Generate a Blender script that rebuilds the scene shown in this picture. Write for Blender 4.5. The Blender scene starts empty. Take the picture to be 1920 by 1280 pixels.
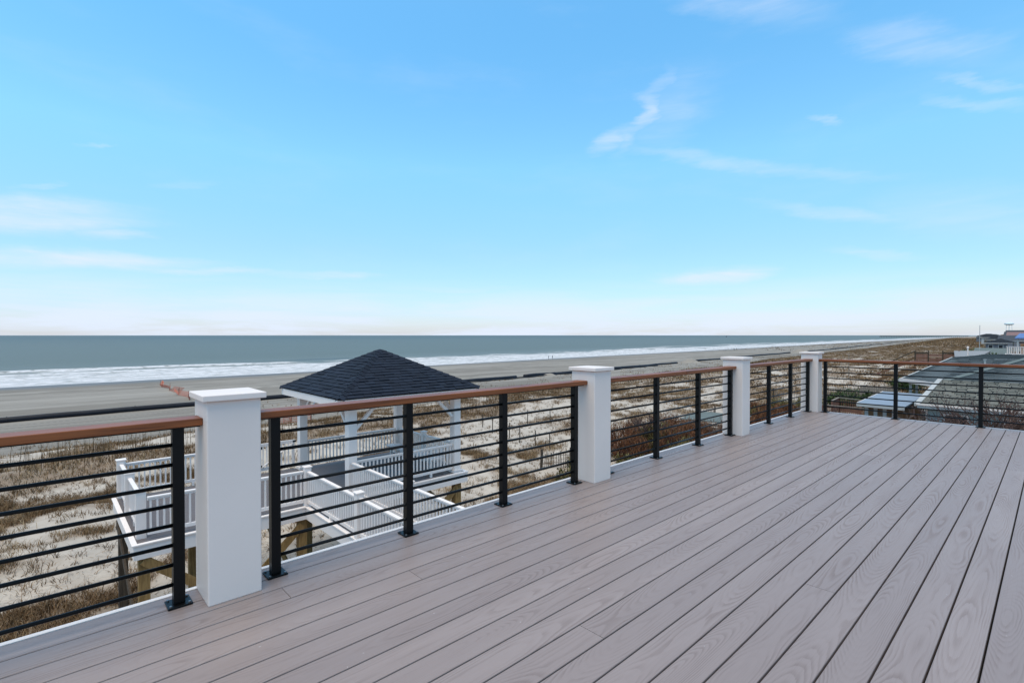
import bpy, bmesh, math, random
import numpy as np
from mathutils import Vector, Matrix
random.seed(7); rng = np.random.default_rng(7)
S = bpy.context.scene
COL = S.collection
R = math.radians

# ------------------------------------------------------------------ camera
CH = 1.339
cam_d = bpy.data.cameras.new('camera'); cam = bpy.data.objects.new('camera', cam_d); COL.objects.link(cam)
cam_d.sensor_width = 36; cam_d.lens = 949/1920*36; cam_d.clip_start = .05; cam_d.clip_end = 120000
cam.location = (0, 0, CH)
cam.rotation_euler = (R(90-.70), 0, R(47.15-90))
S.camera = cam

# ------------------------------------------------------------------ light, sky, exposure
SUN_EL, SUN_AZ = 73, 194          # azimuth counted from +X towards +Y (the sea)
world = bpy.data.worlds.new('World'); S.world = world; world.use_nodes = True
WT = world.node_tree; WT.nodes.clear()
def wn(t, **k):
    n = WT.nodes.new(t)
    for a, b in k.items(): setattr(n, a, b)
    return n
def wmath(op, a, b=None, clamp=False):
    n = wn('ShaderNodeMath', operation=op, use_clamp=clamp)
    for i, v in enumerate((a, b)):
        if v is None: continue
        if isinstance(v, (int, float)): n.inputs[i].default_value = v
        else: WT.links.new(v, n.inputs[i])
    return n.outputs[0]
sky = wn('ShaderNodeTexSky', sky_type='NISHITA', sun_disc=False, sun_elevation=R(SUN_EL), sun_rotation=R(90-SUN_AZ),
         air_density=1.0, dust_density=.35, ozone_density=2.2, altitude=0)
bg = wn('ShaderNodeBackground'); out = wn('ShaderNodeOutputWorld')
bg.inputs['Strength'].default_value = .10
tc = wn('ShaderNodeTexCoord'); sep = wn('ShaderNodeSeparateXYZ'); WT.links.new(tc.outputs['Generated'], sep.inputs[0])
el = wmath('MULTIPLY', wmath('ARCSINE', sep.outputs[2]), 57.29578)
az = wmath('MULTIPLY', wmath('ARCTAN2', sep.outputs[1], sep.outputs[0]), 57.29578)
ae = wn('ShaderNodeCombineXYZ'); WT.links.new(az, ae.inputs[0]); WT.links.new(el, ae.inputs[1])
def wnoise(sx, sy, detail, rough=.55, off=0., dist=0.):
    m = wn('ShaderNodeMapping'); m.inputs['Scale'].default_value = (sx, sy, 1); m.inputs['Location'].default_value = (off, off*.7, off)
    WT.links.new(ae.outputs[0], m.inputs[0])
    n = wn('ShaderNodeTexNoise'); n.inputs['Scale'].default_value = 1; n.inputs['Detail'].default_value = detail
    n.inputs['Roughness'].default_value = rough; n.inputs['Distortion'].default_value = dist
    WT.links.new(m.outputs[0], n.inputs['Vector']); return n
warp = wnoise(.16, .55, 5, .62, 3.1)
wsub = wn('ShaderNodeVectorMath', operation='SUBTRACT'); WT.links.new(warp.outputs['Color'], wsub.inputs[0]); wsub.inputs[1].default_value = (.5, .5, .5)
wscl = wn('ShaderNodeVectorMath', operation='MULTIPLY'); WT.links.new(wsub.outputs[0], wscl.inputs[0]); wscl.inputs[1].default_value = (7, 1.7, 0)
wadd = wn('ShaderNodeVectorMath', operation='ADD'); WT.links.new(ae.outputs[0], wadd.inputs[0]); WT.links.new(wscl.outputs[0], wadd.inputs[1])
streak = wnoise(.13, 1.0, 5, .58, 9.3, .5).outputs[0]
def wramp(v, a, b, c=0., d=1.):
    n = wn('ShaderNodeMapRange', interpolation_type='SMOOTHSTEP'); WT.links.new(v, n.inputs[0])
    for i, x in enumerate((a, b, c, d)): n.inputs[i+1].default_value = x
    return n.outputs[0]
streak_m = wramp(streak, .28, .74)
# wisps of cirrus: azimuth, elevation, half length, half height, tilt, density
WISPS = [(90.5, 9.75, 9.0, 1.3, 172, .75), (85.5, 8.9, 3.2, .45, 177, .6), (88, 6.4, 11.5, .75, 178, .85), (78, 6.15, 7, .3, 177, .6),
         (67.2, 6.35, 7, .42, 178, .6), (54, 5.2, 9, .4, 178, .3), (25.6, 6.05, 6.2, .9, 178, .9), (11.2, 7.5, 4, .4, -170, .35),
         (32.6, 22.8, 4.8, 1.1, 126, .55), (36, 20.6, 3.2, .9, 161, .5), (29.5, 23.0, 5, 2.8, 150, .25), (22.4, 16.9, 14, .7, -166, .38),
         (14.9, 11.6, 8.5, .6, -167, .35), (22.4, 30.4, 9, 1.3, -164, .34), (8.6, 24.0, 7, 1.2, -157, .34), (4.2, 20.1, 4.5, .4, -158, .3),
         (4.8, 18.7, 4.5, .4, -161, .3), (4.3, 3.4, 4, .4, -174, .4), (15.6, 19.7, 2, .25, -167, .3), (86, 16.2, 1.5, .18, 168, .3),
         (79.8, 14, 3.5, .4, 172, .22), (90.5, 12, 1.8, .3, 157, .3), (5, 10.1, 8, 2.0, -167, .25),
         (118, 8, 12, .9, 5, .6), (-20, 9, 12, 1.0, 3, .6), (140, 20, 14, 2, 12, .4), (-35, 24, 12, 2, -10, .4)]
tot = None
for a0, e0, hw, hh, tilt, dens in WISPS:
    m = wn('ShaderNodeMapping', vector_type='TEXTURE')
    m.inputs['Location'].default_value = (a0, e0, 0); m.inputs['Rotation'].default_value = (0, 0, R(tilt)); m.inputs['Scale'].default_value = (hw*1.25, hh*1.6, 1)
    WT.links.new(wadd.outputs[0], m.inputs[0])
    g = wn('ShaderNodeTexGradient', gradient_type='SPHERICAL'); WT.links.new(m.outputs[0], g.inputs[0])
    v = wmath('MULTIPLY', wramp(g.outputs['Fac'], 0, .9), dens)
    tot = v if tot is None else wmath('MAXIMUM', tot, v)
wisps = wmath('MULTIPLY', tot, wmath('ADD', wmath('MULTIPLY', streak_m, .6), .42), True)
band_n = wramp(wnoise(.06, .55, 6, .6, 21., .3).outputs[0], .36, .62)
band = wmath('MULTIPLY', wramp(el, 6.8, .8), wmath('ADD', wmath('MULTIPLY', band_n, .75), .12))
veil = wmath('MULTIPLY', wramp(wnoise(.045, .16, 5, .6, 40.).outputs[0], .48, .8), .10)
# thin broken cloud thickening overhead, out of frame, added to neutralise blue sky light
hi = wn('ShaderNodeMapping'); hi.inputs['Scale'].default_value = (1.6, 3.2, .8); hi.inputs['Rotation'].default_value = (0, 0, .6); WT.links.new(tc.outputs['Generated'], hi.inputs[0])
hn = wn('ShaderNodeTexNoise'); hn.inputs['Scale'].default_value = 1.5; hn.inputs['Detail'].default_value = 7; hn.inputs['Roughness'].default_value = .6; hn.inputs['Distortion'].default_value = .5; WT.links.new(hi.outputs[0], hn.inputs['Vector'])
fill_cloud = wmath('MULTIPLY', wramp(el, 27, 84), wramp(hn.outputs[0], .22, .66, .55, 1.0))
cl = wmath('MAXIMUM', wmath('MAXIMUM', wmath('MAXIMUM', wisps, band), veil), fill_cloud)
tint = wn('ShaderNodeMixRGB', blend_type='MULTIPLY'); tint.inputs[0].default_value = 1; 
tr_ = wn('ShaderNodeValToRGB'); WT.links.new(wmath('DIVIDE', el, 90.), tr_.inputs[0]); e_ = tr_.color_ramp.elements
e_[0].position = 0; e_[0].color = (.35, .375, .50, 1); e_[1].position = .36; e_[1].color = (.43, .83, .86, 1)
x_ = e_.new(.10); x_.color = (.43, .545, .61, 1); x_ = e_.new(.2); x_.color = (.52, .78, .76, 1)
sc_ = wn('ShaderNodeVectorMath', operation='SCALE'); WT.links.new(tr_.outputs[0], sc_.inputs[0]); sc_.inputs['Scale'].default_value = 1.5; WT.links.new(sc_.outputs[0], tint.inputs[2])
WT.links.new(sky.outputs[0], tint.inputs[1])
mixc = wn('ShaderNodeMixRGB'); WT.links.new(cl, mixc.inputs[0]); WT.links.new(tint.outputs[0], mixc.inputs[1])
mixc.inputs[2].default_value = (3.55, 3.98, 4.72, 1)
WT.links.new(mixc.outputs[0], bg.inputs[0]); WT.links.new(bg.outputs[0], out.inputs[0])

sd = bpy.data.lights.new('sun', 'SUN'); sun = bpy.data.objects.new('sun', sd); COL.objects.link(sun)
sd.energy = 1.35; sd.angle = R(50); sd.color = (1, .87, .69)
sv = Vector((math.cos(R(SUN_EL))*math.cos(R(SUN_AZ)), math.cos(R(SUN_EL))*math.sin(R(SUN_AZ)), math.sin(R(SUN_EL))))
sun.rotation_euler = sv.to_track_quat('Z', 'Y').to_euler(); sun.location = (0, 0, 30)
S.view_settings.view_transform = 'Standard'; S.view_settings.look = 'None'; S.view_settings.gamma = 1; S.view_settings.exposure = 1.16

# ------------------------------------------------------------------ materials
MATS = {}
class NB:
    """small node helper"""
    def __init__(self, name):
        self.m = bpy.data.materials.new(name); self.m.use_nodes = True; self.t = self.m.node_tree
        self.b = self.t.nodes['Principled BSDF']; self.tc = self.t.nodes.new('ShaderNodeTexCoord'); MATS[name] = self.m
    def n(self, t, **k):
        x = self.t.nodes.new(t)
        for a, b in k.items(): setattr(x, a, b)
        return x
    def put(self, sock, v):
        if isinstance(v, bpy.types.NodeSocket): self.t.links.new(v, sock)
        elif isinstance(v, tuple) and len(v) == 3 and sock.type == 'RGBA': sock.default_value = (*v, 1)
        else: sock.default_value = v
    def math(self, op, a, b=None, clamp=False):
        x = self.n('ShaderNodeMath', operation=op, use_clamp=clamp); self.put(x.inputs[0], a)
        if b is not None: self.put(x.inputs[1], b)
        return x.outputs[0]
    def coord(self, scale=(1, 1, 1), kind='Object', loc=(0, 0, 0)):
        x = self.n('ShaderNodeMapping'); x.inputs['Scale'].default_value = scale; x.inputs['Location'].default_value = loc
        self.t.links.new(self.tc.outputs[kind], x.inputs[0]); return x.outputs[0]
    def noise(self, vec, scale=1, detail=4, rough=.55, dist=0, color=False):
        x = self.n('ShaderNodeTexNoise'); self.put(x.inputs['Vector'], vec)
        x.inputs['Scale'].default_value = scale; x.inputs['Detail'].default_value = detail; x.inputs['Roughness'].default_value = rough; x.inputs['Distortion'].default_value = dist
        return x.outputs['Color' if color else 'Fac']
    def ramp(self, v, a, b, c=0., d=1., smooth=True):
        x = self.n('ShaderNodeMapRange', interpolation_type='SMOOTHSTEP' if smooth else 'LINEAR'); self.put(x.inputs[0], v)
        for i, y in enumerate((a, b, c, d)): x.inputs[i+1].default_value = y
        return x.outputs[0]
    def mix(self, f, a, b, mode='MIX'):
        x = self.n('ShaderNodeMixRGB', blend_type=mode); self.put(x.inputs[0], f); self.put(x.inputs[1], a); self.put(x.inputs[2], b); return x.outputs[0]
    def bump(self, h, strength=.3, dist=.01):
        x = self.n('ShaderNodeBump'); x.inputs['Strength'].default_value = strength; x.inputs['Distance'].default_value = dist
        self.put(x.inputs['Height'], h); self.t.links.new(x.outputs[0], self.b.inputs['Normal'])
    def attr(self, name): return self.n('ShaderNodeAttribute', attribute_name=name)
    def rand(self): return self.n('ShaderNodeObjectInfo').outputs['Random']
    def set(self, col=None, rough=.5, spec=.5, metal=0.):
        if col is not None: self.put(self.b.inputs['Base Color'], col)
        self.put(self.b.inputs['Roughness'], rough); self.put(self.b.inputs['Specular IOR Level'], spec); self.put(self.b.inputs['Metallic'], metal); return self.m

def simple(name, col, rough=.6, spec=.4, var=.10, scale=3., stretch=(1, 1, 1), bump=.0, bscale=60., metal=0., objvar=0.):
    k = NB(name); v = k.noise(k.coord(stretch), scale, 5, .6)
    f = k.ramp(v, .25, .75, 1-var, 1+var, False)
    if objvar: f = k.math('MULTIPLY', f, k.ramp(k.rand(), 0, 1, 1-objvar, 1+objvar, False))
    x = k.n('ShaderNodeVectorMath', operation='SCALE'); x.inputs[0].default_value = col; k.put(x.inputs['Scale'], f)
    k.set(x.outputs[0], rough, spec, metal)
    if bump: k.bump(k.noise(k.coord(stretch), bscale, 3), bump, .004)
    return k.m

WHITE = simple('white_paint', (.765, .645, .57), .45, .35, .04, 1.6, bump=.14, bscale=220)
PVC = simple('white_pvc', (.785, .695, .635), .42, .4, .02, 1.4)
BLACK = simple('black_metal', (.003, .003, .0032), .38, .22, .1, 6)
STEEL = simple('bolt_steel', (.25, .25, .25), .35, .5, .1, 9, metal=.8)
IPE = None
def make_ipe():
    k = NB('ipe_wood')
    g = k.noise(k.coord((2.2, 60, 60)), 1, 6, .65, .6); g2 = k.noise(k.coord((.8, 6, 6)), 1, 3)
    c = k.mix(k.ramp(g, .3, .72), (.085, .021, .006), (.26, .074, .019)); c = k.mix(k.ramp(g2, .35, .7, 0, .5), c, (.29, .088, .024))
    k.set(c, .45, .38); k.b.inputs['Coat Weight'].default_value = .0; k.b.inputs['Coat Roughness'].default_value = .3; k.bump(g, .15, .002); return k.m
IPE = make_ipe()
def make_pt(name, a, b):
    k = NB(name); g = k.noise(k.coord((14, 14, 1.6)), 1, 6, .65, 1.2); g2 = k.noise(k.coord(), 1.7, 3)
    c = k.mix(k.ramp(g, .3, .7), a, b); c = k.mix(k.ramp(g2, .4, .75, 0, .5), c, tuple(x*.6 for x in a)); k.set(c, .75, .25); k.bump(g, .3, .004); return k.m
PTWOOD = make_pt('treated_pine', (.18, .10, .034), (.33, .20, .075))
OLDWOOD = make_pt('weathered_wood', (.17, .13, .10), (.30, .25, .20))
BROWNWOOD = make_pt('brown_wood', (.12, .062, .03), (.23, .13, .065))
REDWOOD = make_pt('red_wood', (.16, .07, .045), (.26, .13, .09))
DARKWOOD = make_pt('dark_piling', (.045, .032, .022), (.10, .07, .045))

def make_deck():
    k = NB('composite_decking'); r = k.rand()
    sp = k.n('ShaderNodeSeparateXYZ'); k.t.links.new(k.tc.outputs['Object'], sp.inputs[0]); X, Y = sp.outputs[0], sp.outputs[1]
    xo = k.math('ADD', X, k.math('MULTIPLY', r, 61.)); zo = k.math('MULTIPLY', r, 173.)
    def vec(sx, sy):
        c = k.n('ShaderNodeCombineXYZ'); k.put(c.inputs[0], k.math('MULTIPLY', xo, sx)); k.put(c.inputs[1], k.math('MULTIPLY', Y, sy)); k.put(c.inputs[2], zo); return c.outputs[0]
    depth = k.ramp(k.noise(vec(.50, .4), 1, 2, .45), .28, .72, .001, .17, False)
    off = k.ramp(k.noise(vec(.5, 0), 1, 1), .25, .75, -.055, .055, False)
    yy = k.math('ADD', k.math('ADD', Y, off), k.ramp(k.noise(vec(1.5, 6), 1, 3, .55), .2, .8, -.011, .011, False))
    rad = k.math('SQRT', k.math('ADD', k.math('MULTIPLY', yy, yy), k.math('MULTIPLY', depth, depth)))
    rad = k.math('ADD', rad, k.ramp(k.noise(vec(5, 60), 1, 2), .2, .8, -.0013, .0013, False))
    fr = k.math('FRACT', k.math('MULTIPLY', rad, 135.))
    line = k.math('MULTIPLY', k.ramp(fr, .0, .12, 0, 1), k.ramp(fr, .16, .75, 1, 0))
    fade = k.ramp(k.noise(vec(1.4, 13), 1, 4, .6), .40, .68, .10, 1)
    fib = k.ramp(k.noise(vec(5, 260), 1, 3, .7), .45, .75, 0, .35)
    g = k.math('ADD', k.math('MULTIPLY', line, k.math('MULTIPLY', fade, .80)), k.math('MULTIPLY', fib, .75), True)
    cloud = k.noise(vec(.8, 5), 1, 3)
    base = k.mix(k.ramp(cloud, .3, .7), (.252, .197, .178), (.288, .228, .207))
    base = k.mix(k.ramp(r, 0, 1, 0, .75, False), base, (.228, .179, .164))
    c = k.mix(k.math('MULTIPLY', g, .54), base, (.125, .092, .084))
    specks = k.ramp(k.noise(vec(38, 38), 1, 1), .80, .84, 0, .5)
    c = k.mix(specks, c, (.5, .47, .45))
    k.set(c, k.ramp(g, 0, 1, .44, .62, False), .45); k.bump(g, .18, -.002); return k.m
DECK = make_deck()
DECKDARK = simple('pavilion_decking', (.115, .098, .095), .6, .35, .15, 3, (1, 14, 14), objvar=.1)
UNDER = simple('dark_subframe', (.014, .013, .012), .9, .1)

def make_shingle(name, a, b):
    k = NB(name); n = k.noise(k.coord(), 90, 3, .7); r = k.rand(); at = k.attr('tone').outputs['Fac']
    c = k.mix(k.ramp(k.math('FRACT', k.math('ADD', k.math('MULTIPLY', r, 7.3), at)), 0, 1, 0, 1, False), a, b); c = k.mix(k.ramp(n, .3, .7, 0, .5), c, tuple(x*1.9 for x in b))
    k.set(c, .85, .25); k.bump(n, .5, .004); return k.m
SHINGLE = make_shingle('navy_shingle', (.0028, .0045, .0085), (.0105, .0155, .0260))
TANSHINGLE = make_shingle('tan_shingle', (.085, .080, .064), (.185, .172, .140))
GREYSHINGLE = make_shingle('grey_shingle', (.034, .042, .044), (.078, .088, .088))

def make_ground():
    k = NB('sand'); at = k.attr('zones'); sp = k.n('ShaderNodeSeparateColor'); k.t.links.new(at.outputs['Color'], sp.inputs[0])
    veg, wet, beach = sp.outputs[0], sp.outputs[1], sp.outputs[2]
    co = k.coord(); big = k.noise(co, .06, 5, .6); mid = k.noise(co, .9, 5, .65); fine = k.noise(co, 11, 4, .7)
    dune = k.mix(k.ramp(mid, .3, .7), (.375, .32, .262), (.465, .40, .328)); dune = k.mix(k.ramp(fine, .55, .75, 0, .35), dune, (.27, .22, .17))
    str_ = k.noise(k.coord((.012, .11, .1)), 1, 6, .6, .8); str2 = k.noise(k.coord((.03, .5, .2)), 1, 5, .65, 1.2)
    bea = k.mix(k.ramp(str_, .36, .62), (.185, .158, .126), (.275, .243, .202)); bea = k.mix(k.ramp(str2, .48, .70, 0, .7), bea, (.140, .117, .092)); bea = k.mix(k.ramp(k.noise(k.coord((.05, .09, .1)), 1, 5, .62, 1.5), .50, .66, 0, .6), bea, (.15, .128, .10)); bea = k.mix(k.ramp(big, .5, .75, 0, .4), bea, (.30, .265, .22))
    # vehicle tracks run along the beach beside the pipe
    uv = k.n('ShaderNodeUVMap', uv_map='shore'); su = k.n('ShaderNodeSeparateXYZ'); k.t.links.new(uv.outputs[0], su.inputs[0])
    t = k.math('ADD', su.outputs[1], k.ramp(k.noise(k.coord((.03, .03, .03)), 1, 2), .2, .8, -3, 3, False))
    tr = k.math('MULTIPLY', k.ramp(k.math('FRACT', k.math('MULTIPLY', t, .27)), .0, .12), k.ramp(k.math('FRACT', k.math('MULTIPLY', t, .27)), .35, .22))
    tread = k.ramp(k.math('FRACT', k.math('MULTIPLY', su.outputs[0], 1.6)), .35, .55, .35, 1)
    zone = k.math('MULTIPLY', k.ramp(su.outputs[1], 0, 6), k.ramp(su.outputs[1], 34, 27))
    trk = k.math('MULTIPLY', k.math('MULTIPLY', tr, tread), k.math('MULTIPLY', zone, k.ramp(str2, .3, .6, .4, .9)))
    bea = k.mix(trk, bea, (.15, .13, .108))
    c = k.mix(beach, dune, bea)
    lit = k.mix(k.ramp(fine, .35, .7), (.13, .085, .050), (.27, .20, .135)); lit = k.mix(k.ramp(mid, .4, .7, 0, .5), lit, (.20, .13, .085))
    c = k.mix(k.math('MULTIPLY', veg, k.ramp(mid, .25, .55, .55, 1)), c, lit)
    c = k.mix(wet, c, (.105, .095, .084))
    k.set(c, k.ramp(wet, 0, 1, .9, .42, False), .3)
    h = k.math('ADD', k.math('MULTIPLY', mid, .6), k.math('MULTIPLY', fine, .12)); k.bump(h, .55, .22); return k.m
SAND = make_ground()

def make_sea():
    k = NB('sea_water'); uv = k.n('ShaderNodeUVMap', uv_map='shore'); su = k.n('ShaderNodeSeparateXYZ'); k.t.links.new(uv.outputs[0], su.inputs[0])
    w = su.outputs[1]
    def v(sx, sy):
        m = k.n('ShaderNodeMapping'); m.inputs['Scale'].default_value = (sx, sy, 1); k.t.links.new(uv.outputs[0], m.inputs[0]); return m.outputs[0]
    n1 = k.noise(v(.045, .13), 1, 8, .68, .7); n2 = k.noise(v(.018, .05), 1, 4, .6, .4); n3 = k.noise(v(.3, .8), 1, 5, .7, .5)
    wj = k.math('ADD', w, k.ramp(n2, .25, .75, -22, 22, False))
    thr = k.ramp(wj, 30, 92, .27, .78, False)
    sn = k.math('SINE', k.math('ADD', k.math('MULTIPLY', w, .36), k.math('MULTIPLY', n2, 14.))); thr = k.math('ADD', thr, k.math('MULTIPLY', k.math('MULTIPLY', sn, k.ramp(w, 6, 22)), .085))                   # share of open water grows seaward
    f = k.math('SUBTRACT', k.math('ADD', k.math('MULTIPLY', n1, .75), k.math('MULTIPLY', n3, .25)), thr)
    foam = k.math('MULTIPLY', k.ramp(f, -.03, .10), k.ramp(w, 125, 90))
    lace = k.ramp(k.math('ADD', k.math('MULTIPLY', n3, .5), k.math('MULTIPLY', k.noise(v(.10, .55), 1, 6, .7, .6), .5)), .38, .60, .35, 1)
    foam = k.math('MULTIPLY', foam, lace)
    crest = k.attr('crest').outputs['Fac']; foam = k.math('MAXIMUM', foam, k.math('MULTIPLY', crest, k.ramp(n3, .3, .5)))
    far = k.ramp(w, 80, 2500)
    pat = k.noise(v(.0016, .012), 1, 5, .6)
    deep = k.mix(far, (.094, .102, .074), (.056, .067, .052)); deep = k.mix(k.ramp(pat, .35, .7, 0, .4), deep, (.104, .116, .090))
    deep = k.mix(k.ramp(w, 150, 40, 0, .6), deep, (.16, .175, .155))
    face = k.attr('face').outputs['Fac']; deep = k.mix(face, deep, (.035, .045, .042)); c = k.mix(foam, deep, (.64, .62, .615))  # wave face painted dark, as clearer water mirroring less sky
    k.set(c, k.ramp(foam, 0, 1, .42, .9, False), k.ramp(foam, 0, 1, .14, .1, False))
    hb = k.noise(k.coord((.25, .5, .3)), 1, 6, .7); k.bump(k.math('ADD', hb, k.math('MULTIPLY', foam, .5)), .55, .5); return k.m
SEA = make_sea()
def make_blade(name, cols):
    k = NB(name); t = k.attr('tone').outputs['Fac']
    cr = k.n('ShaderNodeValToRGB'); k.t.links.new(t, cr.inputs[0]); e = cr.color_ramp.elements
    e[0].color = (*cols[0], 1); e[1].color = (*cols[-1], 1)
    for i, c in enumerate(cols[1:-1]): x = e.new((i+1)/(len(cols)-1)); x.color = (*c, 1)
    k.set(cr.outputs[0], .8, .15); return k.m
GRASS = make_blade('dry_grass', [(.070, .040, .018), (.165, .096, .046), (.265, .170, .088), (.37, .275, .165)])
RUST = make_blade('rust_leaf', [(.035, .014, .009), (.095, .034, .015), (.165, .066, .028), (.20, .095, .045)])
OLIVE = make_blade('olive_leaf', [(.035, .032, .012), (.085, .070, .022), (.15, .12, .04), (.20, .16, .07)])
GREEN = make_blade('green_leaf', [(.012, .022, .008), (.03, .05, .016), (.06, .085, .03), (.10, .12, .05)])
BARK = simple('twig_bark', (.105, .062, .050), .8, .2, .25, 4)
GREYBARK = simple('grey_bark', (.16, .12, .10), .8, .2, .25, 4)
RUBBER = simple('pipe_steel', (.009, .009, .013), .55, .25, .3, .8)
ORANGE = simple('orange_plastic', (.46, .155, .10), .6, .3, .15, 3)
PALEROOF = simple('pale_roof', (.21, .245, .29), .55, .3, .08, 1.2)
TRIM = simple('white_trim', (.40, .39, .365), .6, .3, .1, 1.5)
TEAL = simple('teal_siding', (.24, .30, .30), .6, .3, .08, 2)
GLASS = simple('dark_glass', (.02, .025, .03), .1, .5, .1, 2)
CONC = simple('grey_concrete', (.24, .24, .24), .8, .2, .15, 2)

# ------------------------------------------------------------------ building helpers
WL = {}
class MB:
    def __init__(self): self.v = []; self.f = []; self.tone = []
    def add(self, vs, fs, tone=None):
        n = len(self.v); self.v += [tuple(p) for p in vs]; self.f += [tuple(i+n for i in f) for f in fs]
        self.tone += [tone if tone is not None else 0.]*len(vs)
    def box(self, x0, y0, z0, x1, y1, z1, tone=None):
        x0, x1 = sorted((x0, x1)); y0, y1 = sorted((y0, y1)); z0, z1 = sorted((z0, z1))
        self.add([(x0,y0,z0),(x1,y0,z0),(x1,y1,z0),(x0,y1,z0),(x0,y0,z1),(x1,y0,z1),(x1,y1,z1),(x0,y1,z1)],
                 [(0,3,2,1),(4,5,6,7),(0,1,5,4),(1,2,6,5),(2,3,7,6),(3,0,4,7)], tone); return self
    def beam(self, a, b, w, h, up=(0, 0, 1), tone=None):
        a, b = Vector(a), Vector(b); d = (b-a).normalized(); s = d.cross(Vector(up))
        if s.length < 1e-4: s = d.cross(Vector((1, 0, 0)))
        s.normalize(); u = s.cross(d); s *= w/2; u *= h/2
        self.add([a-s-u, a+s-u, a+s+u, a-s+u, b-s-u, b+s-u, b+s+u, b-s+u],
                 [(0,1,2,3),(7,6,5,4),(0,4,5,1),(1,5,6,2),(2,6,7,3),(3,7,4,0)], tone); return self
    def tube(self, pts, rad, n=8, caps=True, tone=None):
        pts = [Vector(p) for p in pts]; vs = []; fs = []
        if not isinstance(rad, (list, tuple)): rad = [rad]*len(pts)
        up = None
        for i, p in enumerate(pts):
            d = (pts[min(i+1, len(pts)-1)]-pts[max(i-1, 0)]).normalized()
            ref = Vector((0, 0, 1)) if abs(d.z) < .9 else Vector((1, 0, 0))
            s = d.cross(ref).normalized(); u = s.cross(d)
            for j in range(n):
                an = 2*math.pi*j/n; vs.append(p+(s*math.cos(an)+u*math.sin(an))*rad[i])
        for i in range(len(pts)-1):
            for j in range(n):
                k = (j+1) % n; fs.append((i*n+j, i*n+k, (i+1)*n+k, (i+1)*n+j))
        if caps: fs.append(tuple(range(n-1, -1, -1))); fs.append(tuple((len(pts)-1)*n+j for j in range(n)))
        self.add(vs, fs, tone); return self
    def mesh(self, name, mat, origin, smooth=False):
        me = bpy.data.meshes.new(name); o = Vector(origin)
        me.from_pydata([(x-o.x, y-o.y, z-o.z) for x, y, z in self.v], [], self.f)
        if mat: me.materials.append(mat)
        if any(self.tone):
            a = me.attributes.new('tone', 'FLOAT', 'POINT'); a.data.foreach_set('value', self.tone)
        if smooth: me.polygons.foreach_set('use_smooth', [True]*len(me.polygons))
        me.update(); return me
    def build(self, name, mat, parent=None, smooth=False, bevel=0, origin=None, seg=2):
        if origin is None:
            a = np.array(self.v); origin = (a.min(0)+a.max(0))/2
        return place(name, self.mesh(name, mat, origin, smooth), origin, parent, bevel, seg)
def place(name, me, loc, parent=None, bevel=0, seg=2):
    o = bpy.data.objects.new(name, me); COL.objects.link(o); w = Vector(loc); WL[o.name] = w.copy()
    if parent is not None: o.parent = parent; w = w-WL[parent.name]
    o.location = w
    if bevel:
        m = o.modifiers.new('bevel', 'BEVEL'); m.width = bevel; m.segments = seg; m.limit_method = 'ANGLE'
    return o
def tag(o, label=None, cat=None, group=None, kind=None):
    for a, b in (('label', label), ('category', cat), ('group', group), ('kind', kind)):
        if b: o[a] = b
    return o
def thing(name, loc, label, cat, group=None): return tag(place(name, None, loc), label, cat, group)
def copies(name, me, locs, parent, bevel=0):
    return [place(name, me, l, parent, bevel) for l in locs]
def boxmesh(name, sx, sy, sz, mat): return MB().box(-sx/2, -sy/2, -sz/2, sx/2, sy/2, sz/2).mesh(name, mat, (0, 0, 0))

# ------------------------------------------------------------------ numpy noise and the lie of the land
def _h(i, j, s):
    n = (i.astype(np.int64)*374761393+j.astype(np.int64)*668265263+s*1442695041) & 0xffffffff
    n = ((n ^ (n >> 13))*1274126177) & 0xffffffff
    return ((n ^ (n >> 16)) & 0xffff)/65535.
def vnoise(x, y, s=0):
    i, j = np.floor(x), np.floor(y); fx, fy = x-i, y-j; fx = fx*fx*(3-2*fx); fy = fy*fy*(3-2*fy)
    return (_h(i, j, s)*(1-fx)+_h(i+1, j, s)*fx)*(1-fy)+(_h(i, j+1, s)*(1-fx)+_h(i+1, j+1, s)*fx)*fy
def fbm(x, y, s=0, o=4):
    t = 0; a = .5
    for k in range(o): t = t+a*vnoise(x*2**k, y*2**k, s+k*17); a *= .5
    return t/(1-.5**o)
def sst(a, b, x): t = np.clip((x-a)/(b-a), 0, 1); return t*t*(3-2*t)
def waterline(X): return np.interp(X, [-6000, -8, 137, 222, 357, 516, 673, 1199, 1817, 5000, 9000], [60, 176, 183, 190.5, 198, 210, 222, 260, 300, 500, 700])
def toe(X): return np.interp(X, [-6000, 0, 100, 228, 495, 762, 1726, 5000, 9000], [-30, 62, 72, 86, 103, 128, 212, 430, 630])
def crest(X): return np.interp(X, [-6000, 0, 20, 50, 90, 200, 500, 1726, 5000, 9000], [-60, 38.5, 38.5, 43.5, 46, 55, 75, 180, 400, 600])
SEA_Z = -11.5
def ground(X, Y):
    X = np.asarray(X, float); Y = np.asarray(Y, float)
    c, t, w = crest(X), toe(X), waterline(X)
    dune = -6.0+.32*np.exp(-((Y-c+1)/6.)**2)+(fbm(X/9, Y/6, 5)-.5)*1.5*sst(8, 20, Y)+(fbm(X/2.2, Y/2.2, 9, 3)-.5)*.35*sst(5, 14, Y)
    dune = dune+.5*np.exp(-((Y-28)/5.)**2)*(fbm(X/14, Y/30, 31)-.25)
    be = -9.5+(Y-t)/(w-t)*(SEA_Z+9.5)+(fbm(X/11, Y/5, 3)-.5)*.22*sst(0, 10, w-Y-6)
    be = np.where(Y > w, SEA_Z-(Y-w)*.03, be)
    return dune+(be-dune)*sst(0, 1, (Y-c-2)/(t-c-2))
def gz(x, y): return float(ground(np.array([x]), np.array([y]))[0])
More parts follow.
